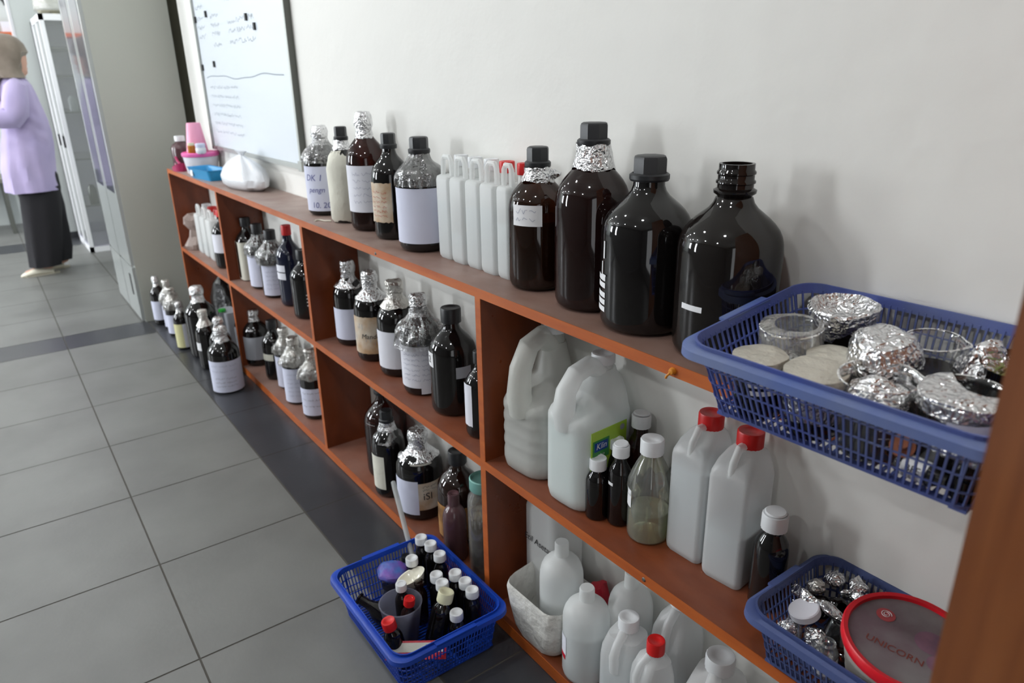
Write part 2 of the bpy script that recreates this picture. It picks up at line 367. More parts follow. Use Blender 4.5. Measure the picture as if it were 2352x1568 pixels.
def tag(o, label, cat, group=None, kind=None):
    o['label'] = label; o['category'] = cat
    if group: o['group'] = group
    if kind: o['kind'] = kind
    return o
def thing(name, label, cat, loc, group=None, rot=None):
    o = bpy.data.objects.new(name, None); o.empty_display_size = 0.05; col.objects.link(o); o.location = Vector(loc)*K
    if rot: o.rotation_euler = rot
    return tag(o, label, cat, group)
def struct(name, g, mats, smooth=False, loc=None):
    o = build(name, g, mats, smooth=smooth, loc=loc); o['kind'] = 'structure'; return o

def textgeo(txt, size, depth=0.0002, shear=0.0):
    c = bpy.data.curves.new('writing', 'FONT'); c.body = txt; c.size = size; c.align_x = 'CENTER'; c.align_y = 'CENTER'; c.shear = shear
    c.resolution_u = 3
    o = bpy.data.objects.new('writing', c); col.objects.link(o)
    dg = bpy.context.evaluated_depsgraph_get(); me = bpy.data.meshes.new_from_object(o.evaluated_get(dg))
    g = G(); g.add([v.co.copy() for v in me.vertices], [tuple(p.vertices) for p in me.polygons])
    bpy.data.objects.remove(o); bpy.data.curves.remove(c); bpy.data.meshes.remove(me)
    return g
def wrap_text(txt, size, r, ang, z, mat, parent, shear=0.0, name='writing', tilt=0.0):
    g = textgeo(txt, size, shear=shear)
    for i, v in enumerate(g.v):
        x, y = v.x*math.cos(tilt)-v.y*math.sin(tilt), v.x*math.sin(tilt)+v.y*math.cos(tilt)
        a = ang+x/r; g.v[i] = Vector((r*math.cos(a), r*math.sin(a), z+y))
    return build(name, g, mat, parent, smooth=False)
def scribble(g, x0, x1, z, amp, th, seed, conv, words=2):
    """a line of unreadable handwriting as thin ribbons; conv maps (u, v) to a point on the surface"""
    rnd = random.Random(seed); u = x0; L = (x1-x0)
    for wd in range(words):
        e = x0+L*(wd+0.85)/words
        pts = []
        while u < e:
            pts.append((u, z+amp*rnd.uniform(-0.5, 0.6))); u += amp*rnd.uniform(0.22, 0.5)
        for a, b in zip(pts, pts[1:]):
            n = Vector((-(b[1]-a[1]), b[0]-a[0])); n = n.normalized()*th/2 if n.length else Vector((0, th/2))
            g.add([conv(a[0]-n.x, a[1]-n.y), conv(b[0]-n.x, b[1]-n.y), conv(b[0]+n.x, b[1]+n.y), conv(a[0]+n.x, a[1]+n.y)], [(0, 1, 2, 3)])
        u = e+L*0.12/words

def camang(x, y): return math.atan2(CY-y, CX-x)

# ---------------------------------------------------------------- room shell
H1, TH, H2, H3 = 0.7842, 0.019, 0.4064, 0.0309
YS, YB, YL = -0.1692, -0.3517, -0.74
G0 = -1.5718
DX = [-2.3876, -1.5681, -0.6556, 0.2852, 1.266]; TD = 0.0181

g = G(); gap = 0.0022
g.cur = 2; g.box(-7.6, 3.2, -3.9, 0.0, -0.05, -0.0008)
xl = [G0-1.0+0.0]  # unused start
xs = [-7.4, -7.0, -6.6, -6.2, -5.8, -5.35, -5.0, -4.6, -4.2, -3.79, -3.39, -2.99, -2.59, -2.365]
xs += [G0+0.4*i for i in range(-1, 13)]
ys = [-3.9, -3.54, -3.14, -2.74, -2.34, -1.94, -1.54, -1.14, YL, YB, 0.0]
for i in range(len(xs)-1):
    for j in range(len(ys)-1):
        x0, x1 = xs[i], xs[i+1]; y0, y1 = ys[j], ys[j+1]
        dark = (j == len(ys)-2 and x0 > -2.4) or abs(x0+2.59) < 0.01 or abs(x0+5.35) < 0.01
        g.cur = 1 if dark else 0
        z = random.uniform(0, 0.0001)
        g.add([(x0+gap, y0+gap, z), (x1-gap, y0+gap, z), (x1-gap, y1-gap, z), (x0+gap, y1-gap, z)], [(0, 1, 2, 3)])
struct('floor', g, ['tile', 'tiledark', 'grout'])
# back wall behind the shelf, its end leaves a recess added for the shade strip beside the tall cabinet
g = G(); g.box(-2.40, 3.2, 0.0, 0.12, 0, 2.4); struct('wall_back', g, 'wall')
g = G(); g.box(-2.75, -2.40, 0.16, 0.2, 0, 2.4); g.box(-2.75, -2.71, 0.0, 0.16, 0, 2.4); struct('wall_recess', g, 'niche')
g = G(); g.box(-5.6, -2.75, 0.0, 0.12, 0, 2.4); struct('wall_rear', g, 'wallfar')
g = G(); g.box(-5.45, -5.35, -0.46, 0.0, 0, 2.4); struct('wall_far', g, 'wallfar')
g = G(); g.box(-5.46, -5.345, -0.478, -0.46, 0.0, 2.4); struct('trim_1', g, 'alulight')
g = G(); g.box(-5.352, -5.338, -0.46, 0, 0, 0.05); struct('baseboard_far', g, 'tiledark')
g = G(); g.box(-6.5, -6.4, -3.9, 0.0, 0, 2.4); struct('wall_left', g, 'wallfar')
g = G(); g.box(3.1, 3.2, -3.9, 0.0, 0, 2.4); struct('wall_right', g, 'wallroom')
g = G(); g.box(-7.5, 3.2, -3.9, 0.6, 2.4, 2.5); struct('ceiling', g, 'ceil')
g = G()   # opposite wall with two window openings, a narrow tall one and a wide one beyond
WN = ((-6.25, -4.75, 0.75, 2.1), (-2.85, -2.3, 0.7, 2.2))
for x0, x1, z0, z1 in ((-7.5, -6.25, 0, 2.4), (-4.75, -2.85, 0, 2.4), (-2.3, 3.2, 0, 2.4), (-6.25, -4.75, 0, 0.75), (-6.25, -4.75, 2.1, 2.4), (-2.85, -2.3, 0, 0.7), (-2.85, -2.3, 2.2, 2.4)):
    g.box(x0, x1, -4.0, -3.9, z0, z1)
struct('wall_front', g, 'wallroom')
for k, (x0, x1, z0, z1) in enumerate(WN):
    g = G()
    for a, b, c, d in ((x0, x1, z0, z0+.03), (x0, x1, z1-.03, z1), (x0, x0+.03, z0+.03, z1-.03), (x1-.03, x1, z0+.03, z1-.03)):
        g.box(a, b, -3.96, -3.9, c, d)
    struct('window_%d' % (k+1), g, 'alulight')
# round ceiling lamps, the bright dots in the bottles
LX = (-5.9, -4.5, -3.1, -1.7, -0.3, 1.1)
for k, (x, y) in enumerate([(x, y) for y in (-1.0, -2.5) for x in LX]):
    t = thing('ceiling_lamp', 'round ceiling lamp, number %s from the left in the row %s the shelves' % (('one', 'two', 'three', 'four', 'five', 'six')[k % 6], 'nearest' if k < 6 else 'farther from'), 'lamp', (x, y, 2.4), 'ceiling lamps')
    g = G().lathe([(0, -0.002), (0.075, -0.002), (0.08, -0.03), (0.06, -0.024), (0.058, -0.012), (0, -0.012)], 24); build('housing', g, 'lamphousing', t)
    g = G().lathe([(0, -0.016), (0.03, -0.018), (0.05, -0.03), (0.048, -0.045), (0.03, -0.055), (0, -0.058)], 20); build('bulb', g, 'lamp', t)

# ---------------------------------------------------------------- bookcase
shelf = thing('open_bookcase', 'long low open wooden bookcase against the white wall, full of bottles', 'shelf', (0, 0, 0))
XR = 1.284
def board(name, z0, z1, topm, lab):
    g = G(); g.cur = 0; g.box(DX[0], XR, YS+0.0015, -0.001, z0, z1-0.0006)
    g.cur = 1; g.box(DX[0], XR, YS, YS+0.0015, z0, z1)
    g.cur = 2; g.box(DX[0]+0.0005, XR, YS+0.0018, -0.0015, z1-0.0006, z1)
    o = build(name, g, ['wood', 'woodedge', topm], shelf, smooth=False, label=lab); return o
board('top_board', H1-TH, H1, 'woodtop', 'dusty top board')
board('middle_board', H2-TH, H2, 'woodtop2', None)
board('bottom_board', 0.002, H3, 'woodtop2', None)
for x in DX:
    for z0, z1 in ((H3, H2-TH), (H2, H1-TH)):
        g = G(); g.cur = 0; g.box(x, x+TD, YS+0.0015, -0.0014, z0, z1)
        g.cur = 1; g.box(x, x+TD, YS, YS+0.0015, z0, z1)
        build('upright', g, ['wood', 'woodedge'], shelf, smooth=False)
for x, z in ((-0.147, 0.773), (0.761, 0.397)):
    g = G().lathe([(0, 0.0016), (0.003, 0.0012), (0.004, 0)], 12, R=Matrix.Rotation(PI/2, 3, 'X')); build('screw_head', g, 'screw', shelf, loc=(x, YS-0.0002, z))
g = G().lathe([(0, 0.007), (0.004, 0.006), (0.0055, 0.002), (0.0055, 0)], 12, R=Matrix.Rotation(PI/2, 3, 'X')); g.tube([(0, -0.004, 0), (-0.004, -0.009, -0.007), (-0.005, -0.009, -0.010)], 0.0018, 8)
build('orange_peg', g, 'peg', shelf, loc=(0.793, YS-0.0002, 0.774), label='orange rubber peg on the front edge')

# tall wooden cabinet whose front closes the picture on the right
cab = thing('wood_cabinet', 'tall brown wood-veneer cabinet standing at the right end of the shelves', 'cabinet', (1.291, -0.51, 0))
g = G(); g.box(0, 0.75, 0.018, 0.50, 0, 1.75); build('carcass', g, 'cabwood', cab, smooth=False)
for k in range(2):
    g = G(); g.box(0.0005+0.375*k, 0.372+0.375*k, 0, 0.017, 0.03, 1.74); d = build('door', g, 'cabwood', cab, smooth=False)
    hx = 0.345 if k == 0 else 0.40
    g = G().tube([(hx, 0, 0.95), (hx, -0.02, 0.955), (hx, -0.02, 1.045), (hx, 0, 1.05)], 0.004, 8); build('handle', g, 'alulight', d)

# ---------------------------------------------------------------- whiteboard
wb = thing('whiteboard', 'aluminium-framed whiteboard with faded handwriting on the wall', 'whiteboard', (-2.09, 0, 0.885))
W, Hh = 1.105, 0.78
g = G(); g.box(0.012, W-0.012, -0.012, -0.001, 0.012, Hh-0.012); build('writing_surface', g, 'whiteboard', wb, smooth=False)
g = G()
for x0, x1, z0, z1 in ((0, 0.016, 0, Hh), (W-0.016, W, 0, Hh), (0, W, 0, 0.016), (0, W, Hh-0.016, Hh)):
    g.cur = 0; g.box(x0, x1, -0.02, -0.0005, z0, z1)
g.cur = 1; g.box(W, W+0.006, -0.021, -0.0005, -0.002, Hh)
g.cur = 0; g.box(W-0.024, W+0.008, -0.024, -0.0005, -0.006, 0.028)
build('frame', g, ['alu', 'aludark'], wb, smooth=False)
g = G(); cv = lambda u, v: Vector((u, -0.0124, v))
for r_ in range(9):
    z = 0.75-r_*0.042
    for c0, c1, wds in ((0.04, 0.17, 1), (0.24, 0.38, 1), (0.47, 0.80, 3)):
        if (r_*3+int(c0*10)) % 5 == 4: continue
        scribble(g, c0, c1, z+0.01*math.sin(r_), 0.017, 0.0022, r_*5+int(c0*100), cv, wds)
pts = [(0.06+i*0.033, 0.30+0.007*math.sin(i*0.33)+0.002*math.sin(i*0.9)) for i in range(30)]
for a, b in zip(pts, pts[1:]): g.add([cv(a[0], a[1]-.002), cv(b[0], b[1]-.002), cv(b[0], b[1]+.002), cv(a[0], a[1]+.002)], [(0, 1, 2, 3)])
for r_ in range(6): scribble(g, 0.09, 0.5, 0.26-r_*0.036, 0.014, 0.0014, 90+r_, cv, 4)
build('handwriting', g, 'inkboard', wb, smooth=False)
g = G()
for u, v in ((0.02, 0.52), (0.19, 0.53), (0.02, 0.33), (0.205, 0.34), (0.70, 0.485), (0.78, 0.45)): g.box(u, u+0.013, -0.019, -0.0122, v, v+0.024)
build('small_magnet', g, 'blackthing', wb, smooth=False)

# ---------------------------------------------------------------- left: tall cabinet, glass display cabinet, rooms beyond
t = thing('tall_grey_cabinet', 'tall pale grey cabinet with glossy front at the left end of the shelves', 'cabinet', (-2.578, -0.375, 0))
g = G(); g.box(-0.68, 0, 0.012, 0.372, 0.0, 1.95); build('body', g, 'cab', t, smooth=False)
for k, (x0, x1) in enumerate(((-0.676, -0.345), (-0.338, -0.003))):
    g = G(); g.box(x0, x1, -0.004, 0.012, 0.30, 1.94); d = build('door', g, 'cabfront', t, smooth=False)
    g = G(); g.box(x0+0.05, x1-0.05, -0.0055, -0.004, 0.66, 1.88); build('glass_pane', g, 'cabglass', d, smooth=False)
g = G(); g.box(-0.3445, -0.3385, -0.0045, 0.012, 0.01, 1.94); g.box(-0.679, -0.6765, -0.0045, 0.012, 0.01, 1.94); build('door_gap', g, 'slot', t, smooth=False)
g = G(); g.box(-0.676, -0.003, -0.004, 0.012, 0.01, 0.29); d = build('lower_panel', g, 'cabfront', t, smooth=False)
g = G(); g.box(-0.13, -0.10, -0.0065, -0.004, 0.13, 0.24); build('vent_slot', g, 'slot', d, smooth=False)
t = thing('display_cabinet', 'glass display cabinet with bright white metal corner posts behind the tall grey cabinet', 'cabinet', (-4.62, -0.36, 0))
g = G(); g.box(-0.62, -0.60, 0.004, 0.335, 0.02, 1.61); g.box(-0.60, -0.004, 0.325, 0.335, 0.02, 1.61); g.box(-0.60, -0.004, 0.004, 0.325, 0.02, 0.05); g.box(-0.62, -0.002, 0.002, 0.337, 1.585, 1.605); build('body', g, 'cablilac', t, smooth=False)
g = G()
for x, y in ((-0.028, 0), (-0.028, 0.312), (-0.62, 0), (-0.33, 0)): g.box(x, x+0.028, y, y+0.028, 0.0, 1.615)
for z in (0.0, 1.575): g.box(-0.62, 0, 0.0, 0.02, z, z+0.04); g.box(-0.02, 0, 0.0, 0.34, z, z+0.04)
build('frame', g, 'alubright', t, smooth=False)
g = G(); g.box(-0.64, -0.62, -0.004, 0.02, 0.0, 1.60); build('edge_strip', g, 'slot', t, smooth=False)
g = G(); g.box(-0.010, -0.006, 0.028, 0.312, 0.04, 1.575); build('side_glass', g, 'glass', t, smooth=False)
for x in (-0.592, -0.302):
    g = G(); g.box(x, x+0.272, 0.006, 0.010, 0.04, 1.575); d = build('glass_door', g, 'glass', t, smooth=False)
    g = G(); g.box(x+0.24, x+0.255, -0.012, 0.006, 0.75, 0.83); build('handle', g, 'slot', d, smooth=False)
for z in (0.33, 0.66, 0.98, 1.22, 1.40):
    g = G(); g.box(-0.595, -0.012, 0.03, 0.322, z, z+0.014); build('shelf_board', g, 'shelfgrey', t, smooth=False)
for k, (y, z, h) in enumerate(((0.10, 0.344, 0.14), (0.20, 0.674, 0.12), (0.10, 0.994, 0.10))):
    g = G().lathe([(0, 0), (0.03, 0), (0.03, h*0.8), (0.015, h), (0, h)], 16); o = build('small_flask', g, 'dark' if k < 2 else 'papergrey', loc=(-4.66, -0.36+y, z)); tag(o, ('dark flask low inside the display cabinet', 'dark flask on the second shelf inside the display cabinet', 'grey flask on the middle shelf inside the display cabinet')[k], 'flask')
g = G().lathe([(0, 0.0), (0.075, 0.0), (0.10, 0.03), (0.105, 0.08), (0.08, 0.13), (0.03, 0.16), (0, 0.165)], 26).crumple(0.012, 16, 4)
for i, v in enumerate(g.v): g.v[i] = Vector((v.x, v.y, max(v.z, 0.0)))
t = thing('plastic_bag', 'pinkish clear plastic bag with a yellow bottom on top of the display cabinet', 'bag', (-4.73, -0.265, 1.617))
build('bag_body', g, 'wrapdusty', t, ang=40); g = G().lathe([(0, 0.001), (0.07, 0.001), (0.085, 0.022), (0, 0.024)], 24); build('yellow_contents', g, 'paperyellow', t)

# things seen through the opening on the far left
t = thing('wall_shelf', 'orange wall shelf in the next room behind the person', 'shelf', (-6.38, -0.9, 1.555))
g = G(); g.box(-0.02, 0.18, -0.7, 0.72, 0, 0.03); build('shelf_board', g, 'orange', t, smooth=False)
for y in (-0.5, 0.5):
    g = G(); g.box(-0.02, 0.12, y, y+0.02, -0.1, 0.0); build('bracket', g, 'alu', t, smooth=False)
for k, (y, h, m_, l_) in enumerate(((-0.30, 0.10, 'carton', 'small brown carton on the orange wall shelf'), (-0.12, 0.08, 'whitetub', 'small white carton on the orange wall shelf'))):
    g = G(); g.box(-0.04, 0.04, -0.05, 0.05, 0, h); o = build('carton', g, m_, smooth=False, loc=(-6.29, y-0.32, 1.586)); tag(o, l_, 'box', 'cartons on the wall shelf')
pts = [(0, 0.16*math.cos(a), 0.10*math.sin(a)) for a in [PI*i/14 for i in range(15)]]
g = G().tube(pts, 0.012, 8); o = build('rubber_hose', g, 'blackthing', loc=(-6.385, -0.58, 1.80)); tag(o, 'black rubber hose hanging in an arc above the orange wall shelf', 'hose')
t = thing('desk', 'grey desk in the next room behind the person', 'desk', (-6.12, -1.02, 0))
g = G(); g.box(-0.25, 0.25, -0.6, 0.30, 0.42, 0.45); build('desktop', g, 'deskgrey', t, smooth=False)
for a, b in ((-0.22, -0.57), (-0.22, 0.26), (0.22, -0.57), (0.22, 0.26)):
    g = G(); g.box(a-0.015, a+0.015, b-0.015, b+0.015, 0, 0.42); build('leg', g, 'aludark', t, smooth=False)

# ---------------------------------------------------------------- bottles
def bprof(r, h, cap=True, style='win'):
    if style == 'win':      # winchester reagent bottle
        P = [(0, 0.006), (0.62, 0.002), (0.82, 0.004), (0.94, 0.020), (0.99, 0.045), (1, 0.075), (1, 0.575), (0.985, 0.615), (0.945, 0.65), (0.88, 0.68), (0.79, 0.71), (0.68, 0.738), (0.56, 0.763), (0.45, 0.787), (0.375, 0.812), (0.335, 0.84), (0.325, 0.87)]
    elif style == 'big':
        P = [(0, 0.006), (0.62, 0.002), (0.82, 0.004), (0.94, 0.022), (0.985, 0.05), (1, 0.09), (1, 0.565), (0.985, 0.605), (0.95, 0.64), (0.89, 0.672), (0.80, 0.702), (0.69, 0.73), (0.57, 0.756), (0.46, 0.78), (0.385, 0.806), (0.345, 0.835), (0.335, 0.87)]
    elif style == 'small':
        P = [(0, 0.006), (0.7, 0.002), (0.88, 0.006), (1, 0.035), (1, 0.60), (0.97, 0.66), (0.86, 0.725), (0.68, 0.775), (0.52, 0.80), (0.46, 0.82), (0.45, 0.86)]
    return [(a*r, b*h) for a, b in P]

def hexcap(t, r, h, z, sides=8, mat='blackcap'):
    g = G(); rc = r*0.335; a0 = PI/8
    g.lathe([(rc*1.24, z), (rc*1.30, z+0.003), (rc*1.30, z+0.009), (rc*1.16, z+0.0115), (rc*1.1, z+0.0115)], 32)
    g.lathe([(rc*1.12, z+0.008), (rc*1.12, z+0.032), (rc*1.06, z+0.0355), (rc*0.9, z+0.037), (0, z+0.037)], sides, a0=a0, a1=a0+2*PI)
    build('cap', g, mat, t, ang=25)
def roundcap(t, rc, z0, z1, mat, name='cap', ridges=True):
    g = G(); n = 40; prof = [(rc, z0), (rc, z1-0.002), (rc*0.93, z1), (rc*0.55, z1), (rc*0.5, z1-0.0008), (0, z1-0.0008)]
    g.lathe(prof, n)
    if ridges:
        for i, v in enumerate(g.v):
            rr = math.hypot(v.x, v.y)
            if rr > rc*0.97 and (i % 2): g.v[i] = Vector((v.x*0.965, v.y*0.965, v.z))
    return build(name, g, mat, t, ang=50)
def foilcap(t, r, h, z0, z1, seed, mat='foil', flare=1.0, skirt=0.0, top=1.0):
    g = G(); rc = r*0.40; n = 26
    prof = [(rc*flare*1.5+skirt, z0-0.004), (rc*flare*1.18, z0+(z1-z0)*0.12), (rc*1.05, z0+(z1-z0)*0.3), (rc*1.0, z0+(z1-z0)*0.42), (rc*0.98, z0+(z1-z0)*0.5), (rc*1.12, z0+(z1-z0)*0.57), (rc*1.13, z0+(z1-z0)*0.75), (rc*1.08*top, z0+(z1-z0)*0.9), (rc*0.9*top, z1), (rc*0.4, z1+0.001), (0, z1)]
    g.lathe(prof, n)
    for i, v in enumerate(g.v):
        if i < n: g.v[i] = Vector((v.x, v.y, v.z-0.010*(0.5+0.5*noise.noise(v*60+Vector((seed, 0, 0)))) + 0.004))
    g.crumple(0.0035, 55, seed)
    return build('foil_cap', g, mat, t, ang=22)
def collar_foil(t, r, z0, z1, seed, flare=1.3):
    g = G(); rc = r*0.40; n = 28
    g.lathe([(rc*flare*1.1, z0), (rc*flare, z0+(z1-z0)*.3), (rc*1.15, z0+(z1-z0)*.6), (rc*1.08, z1)], n)
    for i in range(n):
        v = g.v[i]; g.v[i] = Vector((v.x, v.y, v.z-0.012*abs(noise.noise(v*50+Vector((seed, 5, 0))))))
    g.crumple(0.004, 60, seed); return build('foil_collar', g, 'foil', t, ang=20)
def label_patch(t, r, a0, a1, z0, z1, mat, name='paper_label', off=0.0006, wob=0.0, seed=0, lab=None):
    n = max(4, int((a1-a0)/0.12)); g = G(); m_ = 6
    vs = []
    for j in range(m_+1):
        for i in range(n+1):
            a = a0+(a1-a0)*i/n; z = z0+(z1-z0)*j/m_
            rr = r+off+wob*abs(noise.noise(Vector((a*6, z*50, seed))))
            if wob and j in (0, m_): z += wob*2*noise.noise(Vector((a*9, j, seed)))
            vs.append(Vector((rr*math.cos(a), rr*math.sin(a), z)))
    fs = [(j*(n+1)+i, j*(n+1)+i+1, (j+1)*(n+1)+i+1, (j+1)*(n+1)+i) for j in range(m_) for i in range(n)]
    g.add(vs, fs); return build(name, g, mat, t, label=lab)
def wrap_plastic(t, r, h, seed, lo=0.50, hi=0.86, mat='wrap', amp=0.004, wide=1.0, skirt=0.0):
    g = G(); P = bprof(r, h); out = []; n = 56
    def rad(z):
        for (a, b), (c, d) in zip(P, P[1:]):
            if b <= z <= d and d > b: return a+(c-a)*(z-b)/(d-b)
        return P[-1][0]
    N = 16
    for k in range(N+1):
        z = h*(lo+(hi-lo)*k/N); out.append((rad(z)*wide+0.0035+skirt*(1-k/N)**3+0.004*math.sin(PI*k/N), z))
    g.lathe(out, n)
    for i, v in enumerate(g.v):
        a = math.atan2(v.y, v.x); q = 1+0.035*math.sin(a*7+seed+v.z*20)+0.03*math.sin(a*13+2*seed-v.z*30)+0.02*math.sin(a*23+v.z*60); g.v[i] = Vector((v.x*q, v.y*q, v.z))
    g.crumple(amp*0.6, 26, seed); return build('plastic_wrap', g, mat, t, ang=40)
def lines(t, r, a0, a1, z0, z1, rows, amp, mat, seed, th=0.0007, words=3, name='writing'):
    g = G(); cv = lambda u, v: Vector(((r)*math.cos(a0+u/r), (r)*math.sin(a0+u/r), v))
    for k in range(rows):
        z = z1-(z1-z0)*(k+0.5)/rows
        scribble(g, 0.004, (a1-a0)*r-0.004, z, amp, th, seed*31+k, cv, words)
    return build(name, g, mat, t, smooth=False)

D2 = math.radians
def bottle(label, x, y, z, r, h, cap='hex', mat='dark', style='win', lean=None, cat='bottle', name='reagent_bottle', group=None, seed=1, liquid=None):
    t = thing(name, label, cat, (x, y, z), group)
    if lean: t.rotation_euler = lean
    ph = camang(x, y)
    prof = bprof(r, h, style=style)
    capz = h*0.83 if style != 'small' else h*0.80
    g = G(); pr = list(prof)
    zt = h-0.004
    if cap == 'open':
        rn = r*0.30
        pr = prof[:-1]+[(rn*1.05, h*0.84), (rn*1.32, h*0.855), (rn*1.34, h*0.87), (rn*1.12, h*0.88), (rn*1.12, h*0.90), (rn*1.22, h*0.905), (rn*1.22, h*0.915), (rn*1.12, h*0.922), (rn*1.12, h*0.945), (rn*1.2, h*0.95), (rn*1.2, h*0.96), (rn*1.1, h*0.97), (rn*1.1, h), (rn*0.92, h), (rn*0.9, h*0.86), (rn*1.0, h*0.80)]
    else:
        pr = prof+[(prof[-1][0], h-0.006), (0, h-0.006)]
    g.lathe(pr, 48); build('bottle_body', g, mat, t, ang=50)
    if liquid:
        lm, lf = liquid; P = [(max(0, a-0.003), b+0.003) for a, b in prof if b <= lf*h]; P = [(0, P[0][1])]+P[1:]+[(P[-1][0], lf*h), (0, lf*h)]
        g = G().lathe(P, 40); build('liquid', g, lm, t)
    if cap == 'hex': hexcap(t, r, h, h-0.037)
    elif cap == 'hexfoil':
        collar_foil(t, r, h*0.77, h-0.035, seed); hexcap(t, r, h, h-0.037)
    elif cap == 'foil': foilcap(t, r, h, h*0.75, h, seed)
    elif cap == 'foilwide': foilcap(t, r, h, h*0.72, h, seed, flare=1.3, skirt=0.006)
    elif cap == 'foildull': foilcap(t, r, h, h*0.76, h, seed, 'foildull', flare=1.3, top=1.1)
    elif cap == 'foillong': foilcap(t, r, h, h*0.73, h, seed, top=0.92)
    elif cap == 'black': roundcap(t, r*0.43, h*0.865, h, 'blackcap')
    elif cap == 'redsmall': roundcap(t, r*0.36, h*0.88, h, 'redcap')
    return t, ph, r, h

TOPZ = H1+0.0004; MIDZ = H2+0.0004; BOTZ = H3+0.0004
GT = 'bottles standing on the top board'
# --- top board, from the far end
t, ph, r, h = bottle('foil-topped bottle with lilac-white label reading DK 1, nearest the whiteboard on the top board', -0.693, -0.062, TOPZ, 0.0545, 0.257, 'foillong', seed=1)
wrap_plastic(t, r, h, 1, 0.60, 0.86)
label_patch(t, r, ph-1.5, ph+1.5, 0.015, 0.145, 'paperlilac')
wrap_text('DK 1', 0.026, r+0.0012, ph-0.62, 0.112, 'inkblue', t, 0.2); wrap_text('pengn', 0.022, r+0.0012, ph-0.5, 0.077, 'inkblue', t, 0.25); wrap_text('10. 20', 0.024, r+0.0012, ph-0.30, 0.032, 'inkblue', t, 0.1)
t, ph, r, h = bottle('paper-wrapped bottle with black cap and foil collar on the top board, string at its base', -0.53, -0.066, TOPZ, 0.0455, 0.262, 'hexfoil', seed=2)
g = G().lathe([(r*0.9, 0.003), (r*1.04, 0.012), (r*1.05, 0.08), (r*1.05, 0.15), (r*1.0, 0.165), (r*0.85, 0.182), (r*0.6, 0.196)], 30).crumple(0.0035, 34, 3); build('paper_wrap', g, 'papercream', t, ang=60)
g = G().tube([(-0.02, -0.045, 0.003), (-0.035, -0.058, 0.002), (-0.058, -0.062, 0.002), (-0.064, -0.072, 0.002), (-0.055, -0.080, 0.002)], 0.0022, 8); build('string', g, 'string', t)
t, ph, r, h = bottle('tall red-brown bottle with a smooth foil top and wide white label on the top board', -0.385, -0.062, TOPZ, 0.0535, 0.304, 'foillong', 'redamber', seed=3, liquid=('liquor', 0.50))
label_patch(t, r, ph-1.55, ph+1.4, 0.052, 0.172, 'paper'); lines(t, r+.0012, ph-0.9, ph+0.9, 0.07, 0.16, 5, 0.008, 'inkpale', 4)
t, ph, r, h = bottle('black-capped bottle with a stained, peeling old label on the top board', -0.243, -0.066, TOPZ, 0.049, 0.258, 'hex', seed=4)
label_patch(t, r, ph-1.5, ph-0.02, 0.045, 0.142, 'paperold', wob=0.0015, seed=4); label_patch(t, r, ph+0.95, ph+1.6, 0.015, 0.145, 'paperold', seed=5)
lines(t, r+.0018, ph-1.3, ph-0.15, 0.055, 0.125, 6, 0.006, 'inkred', 8, words=3)
t, ph, r, h = bottle('black-capped bottle in crinkled plastic with a wide plain white label, beside the slim white cans', -0.078, -0.072, TOPZ, 0.0585, 0.258, 'hex', seed=5)
wrap_plastic(t, r, h, 5, 0.59, 0.86, amp=0.004); label_patch(t, r, ph-1.45, ph+1.5, 0.022, 0.148, 'paperlilac', off=0.0015)
t, ph, r, h = bottle('shorter amber bottle with foil collar and a small white handwritten sticker', 0.352, -0.064, TOPZ, 0.0560, 0.262, 'hexfoil', 'amber', 'big', seed=6, liquid=('brownliq', 0.5))
label_patch(t, r, ph-0.92, ph+0.14, 0.125, 0.163, 'sticker'); lines(t, r+.0012, ph-0.85, ph+0.05, 0.128, 0.160, 2, 0.009, 'inkpale', 9, words=3)
g = G().lathe([(0.002, 0), (0.012, 0.004), (0.014, 0.010), (0.004, 0.016), (0, 0.016)], 12, c=(0.024, 0.018, 0.205)).crumple(0.006, 80, 3); build('foil_scrap', g, 'foil', t, ang=15)
t, ph, r, h = bottle('tallest brown bottle of the top row, with three thin stickers on its shoulder', 0.508, -0.069, TOPZ, 0.0635, 0.310, 'hexfoil', 'redsmoke', 'big', seed=7, liquid=('liquor', 0.42))
for k in range(3):
    zz = 0.220-k*0.0095; rr = r*(0.60+0.068*k)
    label_patch(t, rr, ph-0.62+0.03*k, ph+0.25, zz-0.0034, zz+0.0034, 'sticker', off=0.003, name='sticker')
t, ph, r, h = bottle('big near-black bottle with a column of small white labels down its left side', 0.645, -0.079, TOPZ, 0.0700, 0.268, 'hex', 'dark', 'big', seed=8)
for k in range(5): label_patch(t, r, ph-1.5, ph-1.02, 0.030+k*0.0115+(0.004 if k > 2 else 0), 0.0385+k*0.0115+(0.004 if k > 2 else 0), 'sticker', name='sticker')
wrap_text('1', 0.040, r+0.0014, ph-1.08, 0.128, 'sticker', t); wrap_text('L', 0.034, r+0.0014, ph-1.10, 0.098, 'sticker', t)
t, ph, r, h = bottle('big dark bottle with an open neck and no cap, next to the blue basket', 0.799, -0.0755, TOPZ, 0.0715, 0.268, 'open', 'smoke', 'big', seed=9, liquid=('liquor', 0.3))
label_patch(t, r, ph-0.92, ph-0.42, 0.075, 0.083, 'sticker', name='sticker')

